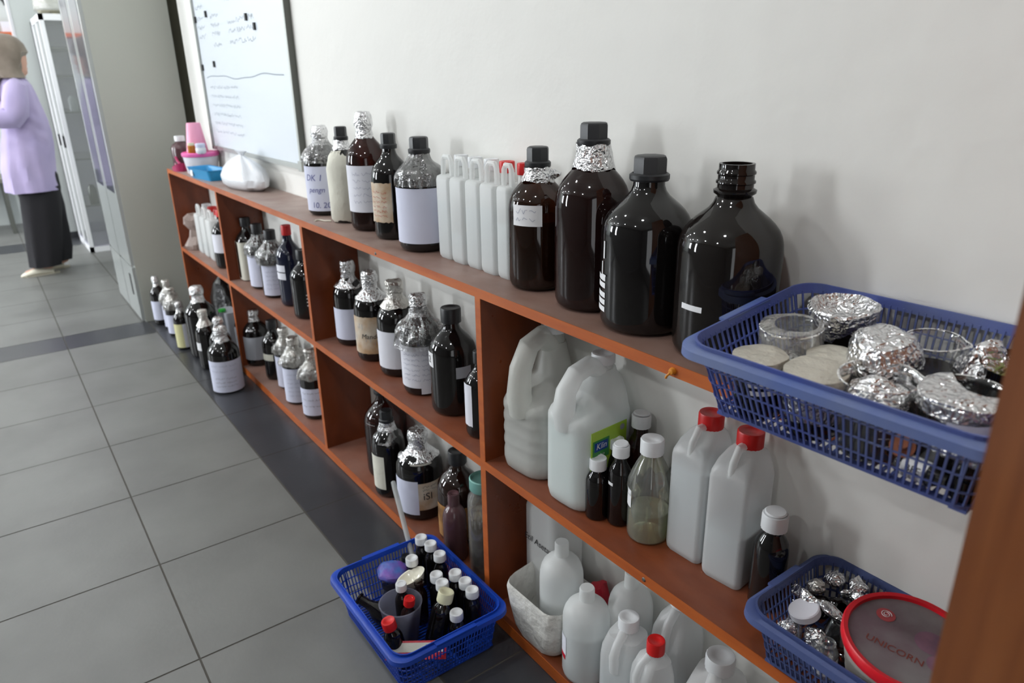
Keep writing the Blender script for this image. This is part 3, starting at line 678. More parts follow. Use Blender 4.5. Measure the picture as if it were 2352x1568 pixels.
# slim white cans
def jerry(label, x, y, z, w, d, h, rz=0, cap='whitecap', liquid=0.6, mat='hdpe', lmat='water', group=None, handle=True, neckback=True, capr=None, name='jerry_can'):
    t = thing(name, label, 'canister', (x, y, z), group); t.rotation_euler = (0, 0, rz)
    hb = h*0.80; g = G()
    P = [(0.90, 0.90, 0.0), (0.97, 0.97, 0.006), (1, 1, 0.016), (1, 1, hb*0.5), (1, 1, hb*0.90), (0.92, 0.95, hb*0.94), (0.72, 0.84, hb*0.965), (0.42, 0.70, hb*0.985)]
    ny = d*0.20 if neckback else 0
    rings = [rrect(w*a, d*b, min(w, d)*0.22, 5, z=zz) for a, b, zz in P]
    cr = capr or w*0.22
    rings.append(rrect(cr*2.0, cr*2.0, cr, 5, c=(0, ny), z=hb+0.006)); rings.append(rrect(cr*1.9, cr*1.9, cr*0.95, 5, c=(0, ny), z=h-0.018))
    g.loft(rings); build('can_body', g, mat, t, ang=45)
    if liquid:
        g = G(); g.loft([rrect(w*a-0.003, d*b-0.003, min(w, d)*0.2, 5, z=zz) for a, b, zz in ((0.9, 0.9, 0.002), (1, 1, 0.016), (1, 1, hb*liquid))]); build('liquid', g, lmat, t)
    if handle:
        hy = -d*0.30; k = w*0.5
        g = G().tube([(0, hy-d*0.04, hb*0.93), (0, hy-d*0.05, hb+(h-hb)*0.55), (0, hy, hb+(h-hb)*0.85), (0, -d*0.0, hb+(h-hb)*0.87), (0, ny-cr*0.5, hb+(h-hb)*0.80)], [w*0.12, w*0.11, w*0.10, w*0.10, w*0.12], 10); build('handle', g, mat, t)
    c = roundcap(t, cr*1.18, h-0.022, h, cap); c.location = Vector((0, ny, 0))*K
    return t
GJ = 'slim white cans on the top board'
nm = ['slim translucent white can beside the plastic-wrapped bottle, nearest it of the row', 'second slim white can of the row on the top board, fairly empty', 'third slim white can of the row, between two white-capped and red-capped cans', 'slim white can with a red cap beside the shorter amber bottle', 'slim white can mostly hidden behind the amber bottle, its red cap showing']
def handcan(label, x, y, z, w, d, h, cap, liquid, group):
    """slim can whose loop handle stands on top, across the front, cap behind"""
    t = thing('slim_can', label, 'canister', (x, y, z), group)
    hb = h*0.82; g = G()
    P = [(0.90, 0.90, 0.0), (0.98, 0.98, 0.006), (1, 1, 0.014), (1, 1, hb*0.95), (0.95, 0.96, hb*0.985), (0.80, 0.86, hb)]
    rings = [rrect(w*a, d*b, w*0.20, 4, z=zz) for a, b, zz in P]; g.loft(rings); build('can_body', g, 'hdpe', t, ang=45)
    g = G(); g.loft([rrect(w*a-0.003, d*b-0.003, w*0.18, 4, z=zz) for a, b, zz in ((0.9, 0.9, 0.002), (1, 1, 0.014), (1, 1, hb*liquid))]); build('liquid', g, 'water', t)
    k = w*0.28; y0 = -d*0.28
    g = G().tube([(-k*1.15, y0, hb-0.004), (-k, y0, h*0.955), (-k*0.6, y0, h*0.992), (k*0.6, y0, h*0.992), (k, y0, h*0.955), (k*1.15, y0, hb-0.004)], 0.0055, 8); build('handle', g, 'hdpe', t)
    g = G().lathe([(w*0.24, hb-0.002), (w*0.22, h*0.93), (w*0.2, h*0.94)], 20); o = build('neck', g, 'hdpe', t, loc=(0, d*0.18, 0))
    c = roundcap(t, w*0.28, h*0.90, h, cap); c.location = Vector((0, d*0.18, 0))*K
    return t
for k, (x, cp, lq) in enumerate(((0.047, 'whitecap', 0.72), (0.105, 'whitecap', 0.36), (0.163, 'whitecap', 0.70), (0.221, 'redcap', 0.74), (0.272, 'redcap', 0.6))):
    handcan(nm[k], x, -0.052-0.002*(k % 2), TOPZ, 0.057 if k < 4 else 0.042, 0.080, 0.224, cp, lq, GJ)

# --- middle board, second cell
jm = MIDZ
t, ph, r, h = bottle('square white-labelled black-capped bottle, first in the middle row of the second cell', -1.535, -0.080, jm, 0.048, 0.250, 'black', seed=11)
g = G(); g.loft([rrect(0.088, 0.092, 0.02, 4, z=zz) for zz in (0.004, 0.158)], cap0=False, cap1=False); build('paper_sleeve', g, 'papercream', t)
t, ph, r, h = bottle('plastic-wrapped bottle with narrow white label behind the square white-labelled one', -1.370, -0.086, jm, 0.047, 0.249, 'black', seed=12)
wrap_plastic(t, r, h, 12, 0.52, 0.84); label_patch(t, r, ph-1.5, ph+1.3, 0.012, 0.135, 'paperlilac', off=0.0012)
t, ph, r, h = bottle('white-labelled bottle under a cone of clear plastic, middle of the second cell', -1.218, -0.086, jm, 0.049, 0.249, 'black', seed=13)
wrap_plastic(t, r, h, 13, 0.5, 0.86, amp=0.007, wide=1.04); label_patch(t, r, ph-1.1, ph+1.3, 0.012, 0.125, 'paperlilac'); lines(t, r+.0012, ph-0.8, ph+0.9, 0.03, 0.11, 5, 0.006, 'inkpale', 14)
t, ph, r, h = bottle('blue-black bottle with red cap and two small white stickers in the second cell', -1.070, -0.072, jm, 0.047, 0.287, 'redsmall', 'darkblue', seed=14)
for z0 in (0.10, 0.128): label_patch(t, r, ph-1.5, ph-0.45, z0, z0+0.024, 'paper', name='sticker')
t, ph, r, h = bottle('glossy black bottle with thin white sticker lines, half behind the upright of the second cell', -0.897, -0.086, jm, 0.048, 0.232, 'black', seed=15)
for k in range(4): label_patch(t, r, ph-0.05, ph+0.9, 0.048+k*0.012, 0.052+k*0.012, 'sticker', name='sticker')
# --- middle board, third cell
t, ph, r, h = bottle('foil-topped black bottle with narrow white label, far end of the third cell', -0.561, -0.072, jm, 0.0505, 0.256, 'foilwide', seed=21)
label_patch(t, r, ph-1.5, ph+0.25, 0.022, 0.118, 'paperlilac')
t, ph, r, h = bottle('foil-topped bottle with a stained, streaked white label reading Mander in the third cell', -0.402, -0.076, jm, 0.0515, 0.257, 'foilwide', seed=22)
label_patch(t, r, ph-1.5, ph+1.4, 0.026, 0.135, 'paperold', wob=0.0008); wrap_text('Mander', 0.020, r+0.0016, ph-0.15, 0.078, 'ink', t, 0.2)
g = G(); rnd = random.Random(5)
for k in range(16):
    a = ph-1.3+rnd.random()*2.3; z0 = rnd.uniform(0.06, 0.12); l_ = rnd.uniform(0.005, 0.02); rr = r+.0014
    g.add([(rr*math.cos(a), rr*math.sin(a), z0), (rr*math.cos(a+.02), rr*math.sin(a+.02), z0), (rr*math.cos(a+.02), rr*math.sin(a+.02), z0-l_), (rr*math.cos(a), rr*math.sin(a), z0-l_)], [(0, 1, 2, 3)])
build('ink_streaks', g, 'inkpale', t, smooth=False)
t, ph, r, h = bottle('bottle with dull grey foil hood and plain white label, middle of the third cell', -0.258, -0.072, jm, 0.054, 0.258, 'foildull', seed=23)
label_patch(t, r, ph-1.5, ph+1.4, 0.026, 0.130, 'paper')
t, ph, r, h = bottle('white-labelled bottle wrapped in loose crumpled clear plastic under a shiny foil cap', -0.108, -0.084, jm, 0.050, 0.258, 'foil', seed=24)
wrap_plastic(t, r, h, 24, 0.50, 0.86, amp=0.010, wide=1.10, skirt=0.008); label_patch(t, r, ph-1.5, ph+0.9, 0.024, 0.135, 'paper', off=0.0018); label_patch(t, r, ph-0.1, ph+0.7, 0.008, 0.03, 'paper', off=0.0022)
lines(t, r+.0030, ph-1.1, ph+0.6, 0.04, 0.12, 6, 0.006, 'inkpale', 24)
t, ph, r, h = bottle('black bottle with round black cap and two small white stickers beside the third upright', 0.040, -0.079, jm, 0.0565, 0.259, 'black', seed=25)
label_patch(t, r, ph-1.45, ph-0.95, 0.122, 0.158, 'sticker', name='sticker'); wrap_text('2', 0.024, r+0.0015, ph-1.2, 0.140, 'ink', t)
label_patch(t, r, ph+0.10, ph+0.8, 0.10, 0.128, 'papergrey', name='sticker')
t, ph, r, h = bottle('small bottle with a torn white label squeezed behind the third upright', 0.190, -0.100, jm, 0.036, 0.200, 'black', seed=26)
label_patch(t, r, ph-1.5, ph-0.6, 0.03, 0.13, 'paper', wob=0.001)

# --- bottom board, second cell
jb = BOTZ
t, ph, r, h = bottle('bottle with bright foil cap and greyish label, far end of the bottom second cell', -1.549, -0.098, jb, 0.053, 0.240, 'foil', seed=31)
label_patch(t, r, ph-1.5, ph+1.3, 0.03, 0.13, 'papergrey'); label_patch(t, r*0.86, ph-0.7, ph-0.2, 0.155, 0.163, 'sticker', off=0.004, name='sticker')
t, ph, r, h = bottle('black bottle with small cream label and black cap in the bottom second cell', -1.345, -0.088, jb, 0.046, 0.243, 'black', seed=32)
label_patch(t, r, ph-1.4, ph-0.2, 0.085, 0.112, 'papercream')
t, ph, r, h = bottle('white-labelled bottle hooded in cloudy plastic, left of the knotted plastic one below', -1.223, -0.082, jb, 0.043, 0.242, 'foildull', seed=33)
wrap_plastic(t, r, h, 33, 0.6, 0.86, 'wrapdusty', 0.009, 1.1); label_patch(t, r, ph-1.5, ph+1.2, 0.01, 0.135, 'paperlilac')
t, ph, r, h = bottle('cloudy plastic-hooded bottle with tall white label, front of the bottom second cell', -1.062, -0.103, jb, 0.048, 0.255, 'foildull', seed=34)
wrap_plastic(t, r, h, 34, 0.6, 0.88, 'wrapdusty', 0.010, 1.1); label_patch(t, r, ph-1.5, ph+1.4, 0.012, 0.145, 'paperlilac'); lines(t, r+.0012, ph-0.9, ph+1.0, 0.03, 0.13, 6, 0.005, 'inkpale', 34)
t, ph, r, h = bottle('white-labelled bottle half hidden by the second upright on the bottom board', -0.900, -0.098, jb, 0.047, 0.255, 'foildull', seed=35)
wrap_plastic(t, r, h, 35, 0.6, 0.88, 'wrapdusty', 0.009, 1.08); label_patch(t, r, ph-1.5, ph+1.4, 0.018, 0.120, 'paperlilac'); lines(t, r+.0012, ph-1.2, ph+0.6, 0.04, 0.115, 3, 0.006, 'ink', 35)
# --- bottom board, third cell
t, ph, r, h = bottle('big brown bottle with three stickers on its shoulder, behind the black-capped one', -0.385, -0.072, jb, 0.0635, 0.300, 'hex', 'redamber', 'big', seed=41, liquid=('liquor', 0.45))
for k in range(3): label_patch(t, r*(0.82+0.05*k), ph-1.15+0.02*k, ph-0.55, 0.196-0.010*k, 0.203-0.010*k, 'sticker', off=0.004, name='sticker')
t, ph, r, h = bottle('black bottle with foil and plastic collar and a long cream label on its left', -0.278, -0.118, jb, 0.048, 0.262, 'hexfoil', seed=42)
g = G().lathe([(r*0.95, 0.172), (r*0.8, 0.185), (r*0.55, 0.20), (r*0.48, 0.21)], 28).crumple(0.007, 40, 42); build('plastic_wrap', g, 'wrap', t)
label_patch(t, r, ph-1.5, ph-0.35, 0.03, 0.135, 'papercream')
t, ph, r, h = bottle('squat black bottle with bright foil cap, blank and printed labels reading iSI', -0.138, -0.096, jb, 0.0635, 0.250, 'foilwide', seed=43)
label_patch(t, r, ph-1.5, ph-0.12, 0.022, 0.125, 'paperlilac', off=0.0012); label_patch(t, r, ph-0.14, ph+1.3, 0.036, 0.118, 'paperold')
wrap_text('iSI', 0.030, r+0.0014, ph+0.28, 0.077, 'ink', t); label_patch(t, r*0.80, ph-0.45, ph+0.60, 0.155, 0.174, 'papercream', off=0.006, name='sticker')
lines(t, r+.0013, ph+0.0, ph+1.2, 0.092, 0.112, 2, 0.006, 'ink', 43)
t, ph, r, h = bottle('dark bottle with an orange-brown wood-patterned label in the bottom third cell', 0.030, -0.074, jb, 0.0555, 0.252, 'black', 'darkbrown', seed=44)
label_patch(t, r, ph-1.5, ph+1.4, 0.02, 0.115, 'paperbrown', wob=0.001)
t, ph, r, h = bottle('small plum-coloured plastic bottle with matching cap beside the green-lidded jar', 0.100, -0.132, jb, 0.0300, 0.186, 'none', 'plumpet', 'small', name='plastic_bottle', seed=45)
roundcap(t, r*0.50, h*0.83, h*0.99, 'plumpet')
t = thing('glass_jar', 'tall clear jar of brown powder with a mint-green lid behind the third upright', 'jar', (0.200, -0.108, jb))
g = G().lathe([(0, 0.002), (0.036, 0.002), (0.040, 0.008), (0.040, 0.20), (0.038, 0.218), (0.030, 0.232), (0.029, 0.250)], 36); build('jar_body', g, 'glass', t)
g = G().lathe([(0, 0.004), (0.034, 0.005), (0.0375, 0.010), (0.0375, 0.17), (0, 0.175)], 30); build('powder', g, 'powder', t)
g = G().lathe([(0.032, 0.238), (0.0335, 0.240), (0.0335, 0.266), (0.031, 0.268), (0.028, 0.262), (0, 0.262)], 36); build('lid', g, 'mint', t)

# --- far end of the bookcase: first cell
t = thing('plastic_bag', 'crumpled brownish see-through plastic bag in the first cell beside the white cans', 'bag', (-2.275, -0.110, jm))
g = G().lathe([(0, 0), (0.045, 0.004), (0.052, 0.03), (0.036, 0.06), (0.03, 0.09), (0.048, 0.12), (0.046, 0.15), (0.03, 0.165), (0, 0.168)], 20).crumple(0.014, 22, 5); build('bag_body', g, 'bagbrown', t, ang=20)
GC = 'white cans in the first cell'
for k, (x, cp, lb) in enumerate(((-2.165, 'whitecap', 'white can with an open loop handle and no red cap in the first cell'), (-2.065, 'redcap', 'white can with a red cap in the middle of the first cell'), (-1.965, 'redcap', 'red-capped white can partly behind the black bottle in the first cell'))):
    handcan(lb, x, -0.085, jm, 0.075, 0.085, 0.225, cp, 0.3, GC)
t, ph, r, h = bottle('black bottle with white label beside the first upright, next to the white cans', -1.80, -0.105, jm, 0.045, 0.250, 'redsmall', seed=51)
label_patch(t, r, ph-1.5, ph+1.3, 0.07, 0.15, 'paper')
# under it: black bag, box, bottle
g = G().lathe([(0, 0), (0.10, 0.005), (0.115, 0.06), (0.10, 0.15), (0.06, 0.22), (0.02, 0.25), (0, 0.25)], 24, c=(0, 0, 0))
g.move(Matrix.Diagonal((1.15, 0.56, 1.1, 1))).crumple(0.012, 14, 8); o = build('bin_bag', g, 'binbag', loc=(-2.05, -0.085, jb+0.004), ang=25); tag(o, 'bulging black plastic bag on the bottom board under the first cell', 'bag')
t = thing('storage_box', 'small cloudy box with a green clip in front of the black bag', 'box', (-1.84, -0.125, BOTZ))
g = G(); g.loft([rrect(0.10, 0.05, 0.01, 3, z=0), rrect(0.11, 0.055, 0.012, 3, z=0.17)]); build('box_body', g, 'papergrey', t)
g = G().lathe([(0, 0.0), (0.016, 0.002), (0.016, 0.012), (0, 0.014)], 14, c=(0.02, -0.03, 0.172)); build('clip', g, 'green', t)
t, ph, r, h = bottle('grey-labelled small bottle beside the first upright on the bottom board', -1.70, -0.10, jb, 0.042, 0.215, 'foildull', seed=52)
label_patch(t, r, ph-1.5, ph+1.3, 0.02, 0.13, 'papergrey')

# --- bottles standing on the floor in front of the first cell
GF = 'bottles standing on the floor before the bookcase'
fl = 0.0006
for lb, x, y, r, h, cap, lab, z0, z1, w_ in (
    ('foil-capped floor bottle farthest from the camera, lilac label, against the grey cabinet', -2.494, -0.297, 0.0375, 0.253, 'foillong', 'paperlilac', 0.03, 0.128, 0),
    ('cloudy plastic-hooded floor bottle, second from the grey cabinet', -2.395, -0.268, 0.036, 0.247, 'foildull', 'paperlilac', 0.012, 0.12, 1),
    ('plastic-hooded floor bottle with lilac label, third from the grey cabinet', -2.275, -0.275, 0.038, 0.235, 'foildull', 'paperlilac', 0.012, 0.105, 1),
    ('floor bottle with half yellow, half white label in front of the biggest black one', -2.035, -0.292, 0.034, 0.225, 'foil', 'paperyellow', 0.012, 0.125, 0),
    ('biggest black floor bottle with a white foil cap', -1.885, -0.235, 0.066, 0.322, 'foil', None, 0, 0, 0),
    ('black floor bottle with dull foil cap and tiny white sticker', -1.705, -0.262, 0.042, 0.262, 'foildull', None, 0, 0, 0),
    ('black floor bottle with white foil cap, hidden behind the nearest floor bottle', -1.580, -0.235, 0.045, 0.255, 'foil', None, 0, 0, 0),
    ('nearest floor bottle, white printed label and rough foil cap', -1.417, -0.268, 0.0600, 0.265, 'foil', 'paperlilac', 0.008, 0.138, 0)):
    t, ph, r, h = bottle(lb, x, y, fl, r, h, cap, seed=int(-x*50))
    if w_: wrap_plastic(t, r, h, int(-x*40), 0.55, 0.86, 'wrapdusty', 0.007, 1.05)
    if lab: label_patch(t, r, ph-1.4, ph+(1.4 if lab != 'paperyellow' else 0.0), z0, z1, lab)
    if lab == 'paperyellow': label_patch(t, r, ph, ph+1.0, z0, z1, 'paper')
    if 'tiny' in lb: label_patch(t, r, ph-1.5, ph-0.7, 0.09, 0.125, 'sticker', name='sticker')
    if 'nearest floor bottle, white' in lb:
        lines(t, r+.0012, ph-1.1, ph+0.9, 0.085, 0.13, 2, 0.007, 'inkpale', 61); lines(t, r+.0012, ph-0.9, ph+0.8, 0.025, 0.075, 3, 0.007, 'ink', 62, words=2)

# ---------------------------------------------------------------- pink, blue and white things at the far end of the top board
t, ph, r, h = bottle('dark brown plastic bottle with small white cap, far end of the top board', -2.315, -0.105, TOPZ, 0.045, 0.150, 'none', 'plumpet', 'small', name='plastic_bottle', seed=71)
roundcap(t, r*0.52, h*0.84, h*1.0, 'whitecap')
t = thing('dustpan', 'magenta plastic scoop lying at the far end of the top board', 'scoop', (-2.235, -0.142, TOPZ))
g = G(); n = 14
r1 = [Vector((0.055*math.cos(a), 0.03*math.sin(a), 0.0)) for a in [2*PI*i/n for i in range(n)]]
r2 = [Vector((0.07*math.cos(a), 0.032*math.sin(a), 0.02+0.02*math.cos(a))) for a in [2*PI*i/n for i in range(n)]]
r3 = [v*0.9+Vector((0, 0, 0.002)) for v in r2]; r4 = [v*0.86+Vector((0, 0, 0.004)) for v in r1]
g.loft([r1, r2, r3, r4]); build('pan', g, 'magenta', t)
g = G().tube([(-0.06, 0, 0.02), (-0.085, 0.0, 0.052), (-0.075, 0.004, 0.064), (-0.02, 0.0, 0.04), (0.03, 0, 0.03)], 0.006, 8); build('handle', g, 'magenta', t)
t = thing('plastic_tub', 'round white tub with a hot-pink lid near the whiteboard corner', 'tub', (-2.075, -0.080, TOPZ))
g = G().lathe([(0, 0.0), (0.060, 0.0), (0.064, 0.004), (0.074, 0.072), (0.074, 0.078)], 32); build('tub_body', g, 'whitetub', t)
g = G().lathe([(0.077, 0.074), (0.079, 0.077), (0.079, 0.088), (0.074, 0.092), (0.072, 0.088), (0, 0.088)], 32); build('lid', g, 'hotpink', t)
g = G().lathe([(0.046, 0), (0.046, 0.004), (0.030, 0.122), (0.027, 0.126), (0, 0.126)], 32, c=(0, 0, 0)); o = build('plastic_cup', g, 'pink', loc=(-2.115, -0.080, TOPZ+0.0885)); tag(o, 'tall pink plastic cup turned upside down on the pink-lidded tub', 'cup')
t = thing('small_bottle', 'tiny orange-brown bottle with a pale cap on the pink lid', 'bottle', (-2.045, -0.120, TOPZ+0.0885))
g = G().lathe([(0, 0), (0.015, 0), (0.016, 0.003), (0.016, 0.032), (0.012, 0.037)], 20); build('bottle_body', g, 'bulbamber', t); g = G().lathe([(0.014, 0.035), (0.014, 0.045), (0, 0.046)], 20); build('cap', g, 'creamcap', t)
t = thing('small_jar', 'tiny round white jar with lilac lid on the pink lid', 'jar', (-2.010, -0.090, TOPZ+0.0885))
g = G().lathe([(0, 0), (0.018, 0), (0.022, 0.006), (0.022, 0.022), (0.018, 0.028)], 20); build('jar_body', g, 'whitecap', t); g = G().lathe([(0.020, 0.026), (0.021, 0.040), (0.018, 0.044), (0, 0.044)], 20); build('lid', g, 'paperlilac', t)
t = thing('blue_tray', 'sky-blue plastic tray with a white sticker in front of the pink-lidded tub', 'tray', (-1.835, -0.115, TOPZ)); t.rotation_euler = (0, 0, 0.12)
g = G(); g.loft([rrect(0.20, 0.07, 0.012, 3, z=0), rrect(0.235, 0.095, 0.016, 3, z=0.042), rrect(0.25, 0.10, 0.018, 3, z=0.044), rrect(0.228, 0.088, 0.014, 3, z=0.041), rrect(0.195, 0.064, 0.01, 3, z=0.004)]); build('tray_body', g, 'bluetray', t, ang=30)
g = G(); g.box(-0.085, -0.060, -0.0455, -0.044, 0.010, 0.034); build('sticker', g, 'sticker', t, smooth=False)
# bulging white bag
g = G(); n = 36; rings = []
for k, (rr, z) in enumerate(((0.02, 0.002), (0.75, 0.0), (1.0, 0.018), (1.03, 0.045), (0.86, 0.075), (0.62, 0.098), (0.36, 0.115), (0.18, 0.126), (0.10, 0.133), (0.16, 0.142), (0.26, 0.150))):
    ring = []
    for i in range(n):
        a = 2*PI*i/n; q = 1+(0.10 if k > 3 else 0.03)*math.sin(a*7+k*0.2)+0.05*math.sin(a*3)
        ring.append(Vector((0.200*rr*q*math.cos(a), 0.066*rr*q*math.sin(a), z*0.92)))
    rings.append(ring)
g.loft(rings, cap0=True, cap1=True); g.crumple(0.004, 16, 3)
for i, v in enumerate(g.v): g.v[i] = Vector((v.x, v.y, max(v.z, 0.0)))
o = build('plastic_bag', g, 'bag', loc=(-1.455, -0.080, TOPZ+0.001), ang=50); tag(o, 'full white plastic bag tied at the top, on the top board below the whiteboard', 'bag')

# ---------------------------------------------------------------- fourth cell, middle board
def jug(label, x, y, z, w, d, hs, h, mat, lm, lf, rz=0.0, cap=None, group=None, ribs=0, shear=0.0, name='jug'):
    """big jug: long axis along y, handle over the front, neck at the back"""
    t = thing(name, label, 'jug', (x, y, z), group); t.rotation_euler = (0, 0, rz)
    g = G(); P = [(0.86, 0.86, 0.0, 0), (0.96, 0.96, 0.008, 0), (1, 1, 0.025, 0)]
    nn = 14
    for i in range(1, nn+1):
        zz = 0.025+(hs-0.025)*i/nn; k = 1.0-(0.022 if ribs and (i % 3 == 0) else 0.0); P.append((k, k, zz, 0))
    P += [(0.97, 0.95, hs+0.010, 0.01), (0.90, 0.80, hs+0.024, 0.09), (0.78, 0.62, hs+0.042, 0.18), (0.62, 0.50, hs+0.062, 0.22), (0.42, 0.42, hs+(h-hs)*0.70, 0.22), (0.36, 0.36, hs+(h-hs)*0.78, 0.24)]
    g.loft([rrect(w*a, d*b, min(w, d)*0.30, 5, c=(0, d*c_), z=zz) for a, b, zz, c_ in P]); build('jug_body', g, mat, t, ang=50)
    if lf:
        g = G(); g.loft([rrect(w*a-0.004, d*a-0.004, min(w, d)*0.27, 5, z=zz) for a, zz in ((0.84, 0.002), (0.95, 0.01), (0.99, 0.027), (0.98, hs*lf))]); build('liquid', g, lm, t)
    zz = h
    g = G().tube([(0, -d*0.40, hs*0.93), (0, -d*0.46, hs+(zz-hs)*0.20), (0, -d*0.42, hs+(zz-hs)*0.55), (0, -d*0.26, hs+(zz-hs)*0.82), (0, -d*0.02, hs+(zz-hs)*0.90), (0, d*0.18, hs+(zz-hs)*0.72)], [w*0.20, w*0.19, w*0.17, w*0.16, w*0.16, w*0.18], 14); build('handle', g, mat, t)
    g = G().lathe([(w*0.17, hs+(h-hs)*0.70), (w*0.16, h*0.995)], 20); build('neck', g, mat, t, loc=(0, d*0.24, 0))
    c = roundcap(t, w*0.20, h*0.955, h*1.02, cap or 'whitecap'); c.location = Vector((0, d*0.24, 0))*K
    return t
t = jug('large ribbed translucent jug, half full, at the left of the fourth cell', 0.382, -0.078, MIDZ, 0.130, 0.138, 0.148, 0.300, 'hdpeold', 'watergrey', 0.62, 0.10, ribs=1)
t = jug('big white jug of pale liquid with a lime-green label in the fourth cell', 0.524, -0.080, MIDZ, 0.112, 0.142, 0.178, 0.278, 'hdpe', 'watergreen', 0.90, 0.06)
# label on its right side
g = G(); xx = 0.0568
g.cur = 0; g.box(xx, xx+0.0008, -0.052, 0.040, 0.085, 0.168)
g.cur = 1; g.box(xx+0.0008, xx+0.0012, -0.048, -0.006, 0.112, 0.150)
lb = build('front_label', g, ['greenlabel', 'deepgreen'], t, smooth=False, label='lime-green printed label')
def flat_text(txt, size, mat, parent, P, R, shear=0.0, name='lettering'):
    g = textgeo(txt, size, shear=shear); Mx = Matrix.Translation(P) @ R
    g.move(Mx); return build(name, g, mat, parent, smooth=False)
RX = Matrix.Rotation(PI/2, 4, 'Z') @ Matrix.Rotation(PI/2, 4, 'X')     # text facing +x
g = G(); g.box(xx+0.0012, xx+0.0015, -0.044, -0.010, 0.128, 0.146); build('logo_panel', g, 'navy', lb, smooth=False)
flat_text('Klin', 0.017, 'sticker', lb, Vector((xx+0.0018, -0.027, 0.137)), RX, 0.2)
flat_text('sabun', 0.008, 'sticker', lb, Vector((xx+0.0018, -0.027, 0.120)), RX)
g = G().lathe([(0, 0.0006), (0.006, 0.0003), (0.006, 0)], 16, c=(xx+0.0008, 0.028, 0.157), R=Matrix.Rotation(PI/2, 3, 'Y')); g.lathe([(0, 0.0006), (0.005, 0.0003), (0.005, 0)], 16, c=(xx+0.0008, 0.026, 0.110), R=Matrix.Rotation(PI/2, 3, 'Y')); build('small_print', g, 'papergrey', lb)

def smallb(label, x, y, z, r, h, mat='dark', cap='whitecap', name='medicine_bottle', group=None, rot=None, flip=0.0, capr=0.74, seed=1):
    t = thing(name, label, 'bottle', (x, y, z), group)
    if rot: t.rotation_euler = rot
    g = G().lathe([(a*r, b*h) for a, b in ((0, 0.004), (0.8, 0.002), (0.95, 0.015), (1, 0.04), (1, 0.58), (0.98, 0.64), (0.90, 0.70), (0.74, 0.75), (0.60, 0.785), (0.54, 0.81), (0.54, 0.93), (0, 0.93))], 32); build('bottle_body', g, mat, t, ang=50)
    if cap: 
        roundcap(t, r*capr, h-r*0.98, h, cap)
        if flip:
            g = G().lathe([(0, 0), (r*0.60, 0), (r*0.62, 0.0015), (r*0.55, 0.003), (0, 0.003)], 24)
            g.move(Matrix.Translation((0, 0, h+0.001)) @ Matrix.Rotation(flip, 4, 'X')); build('flip_lid', g, cap, t)
    return t
smallb('short dark medicine bottle with recessed white cap in front of the big white jug', 0.590, -0.116, MIDZ, 0.0215, 0.120)
smallb('dark medicine bottle with white cap, tucked behind two others near the jug', 0.585, -0.066, MIDZ, 0.0190, 0.140)
t = smallb('black medicine bottle with a slightly open white flip cap beside the clear bottle', 0.628, -0.098, MIDZ, 0.0208, 0.156, flip=0.12)
label_patch(t, 0.0208, camang(0.628, -0.098)-1.2, camang(0.628, -0.098)-0.6, 0.082, 0.088, 'sticker', name='sticker')
t = smallb('brown bottle with white flip cap at the back against the wall in the fourth cell', 0.607, -0.028, MIDZ, 0.0240, 0.186, 'redamber', flip=-0.06)
t = thing('clear_bottle', 'clear fluted bottle with white cap and some pale yellow liquid', 'bottle', (0.688, -0.086, MIDZ))
R_, H_ = 0.0365, 0.190
prof = [(0, 0.004), (0.8, 0.002), (0.95, 0.02), (1, 0.05), (1.0, 0.36), (0.97, 0.40), (1.02, 0.46), (1.03, 0.52), (0.98, 0.60), (0.84, 0.68), (0.66, 0.76), (0.50, 0.82), (0.44, 0.86), (0.44, 0.92)]
g = G(); n = 40; g.lathe([(a*R_, b*H_) for a, b in prof], n)
for i, v in enumerate(g.v):
    a = math.atan2(v.y, v.x)
    if 0.50*H_ < v.z < 0.84*H_: k = 1+0.045*math.cos(a*8); g.v[i] = Vector((v.x*k, v.y*k, v.z))
build('bottle_body', g, 'glass', t)
g = G().lathe([(0, 0.003), (R_*0.9, 0.004), (R_*0.96, 0.012), (R_*0.96, 0.056), (0, 0.056)], 32); build('liquid', g, 'paleliq', t)
roundcap(t, R_*0.55, H_*0.86, H_, 'whitecap'); ph = camang(0.69, -0.084)
label_patch(t, R_, ph-1.45, ph-0.95, 0.065, 0.098, 'sticker', name='sticker')
g = G().lathe([(0, 0), (0.022, 0), (0.024, 0.01), (0.024, 0.10), (0.012, 0.125), (0.012, 0.14), (0, 0.14)], 20).crumple(0.004, 40, 6); o = build('plastic_bag', g, 'wrap', loc=(0.700, -0.024, MIDZ+0.001), ang=30); tag(o, 'small upright bundle of clear plastic behind the clear fluted bottle', 'bag')
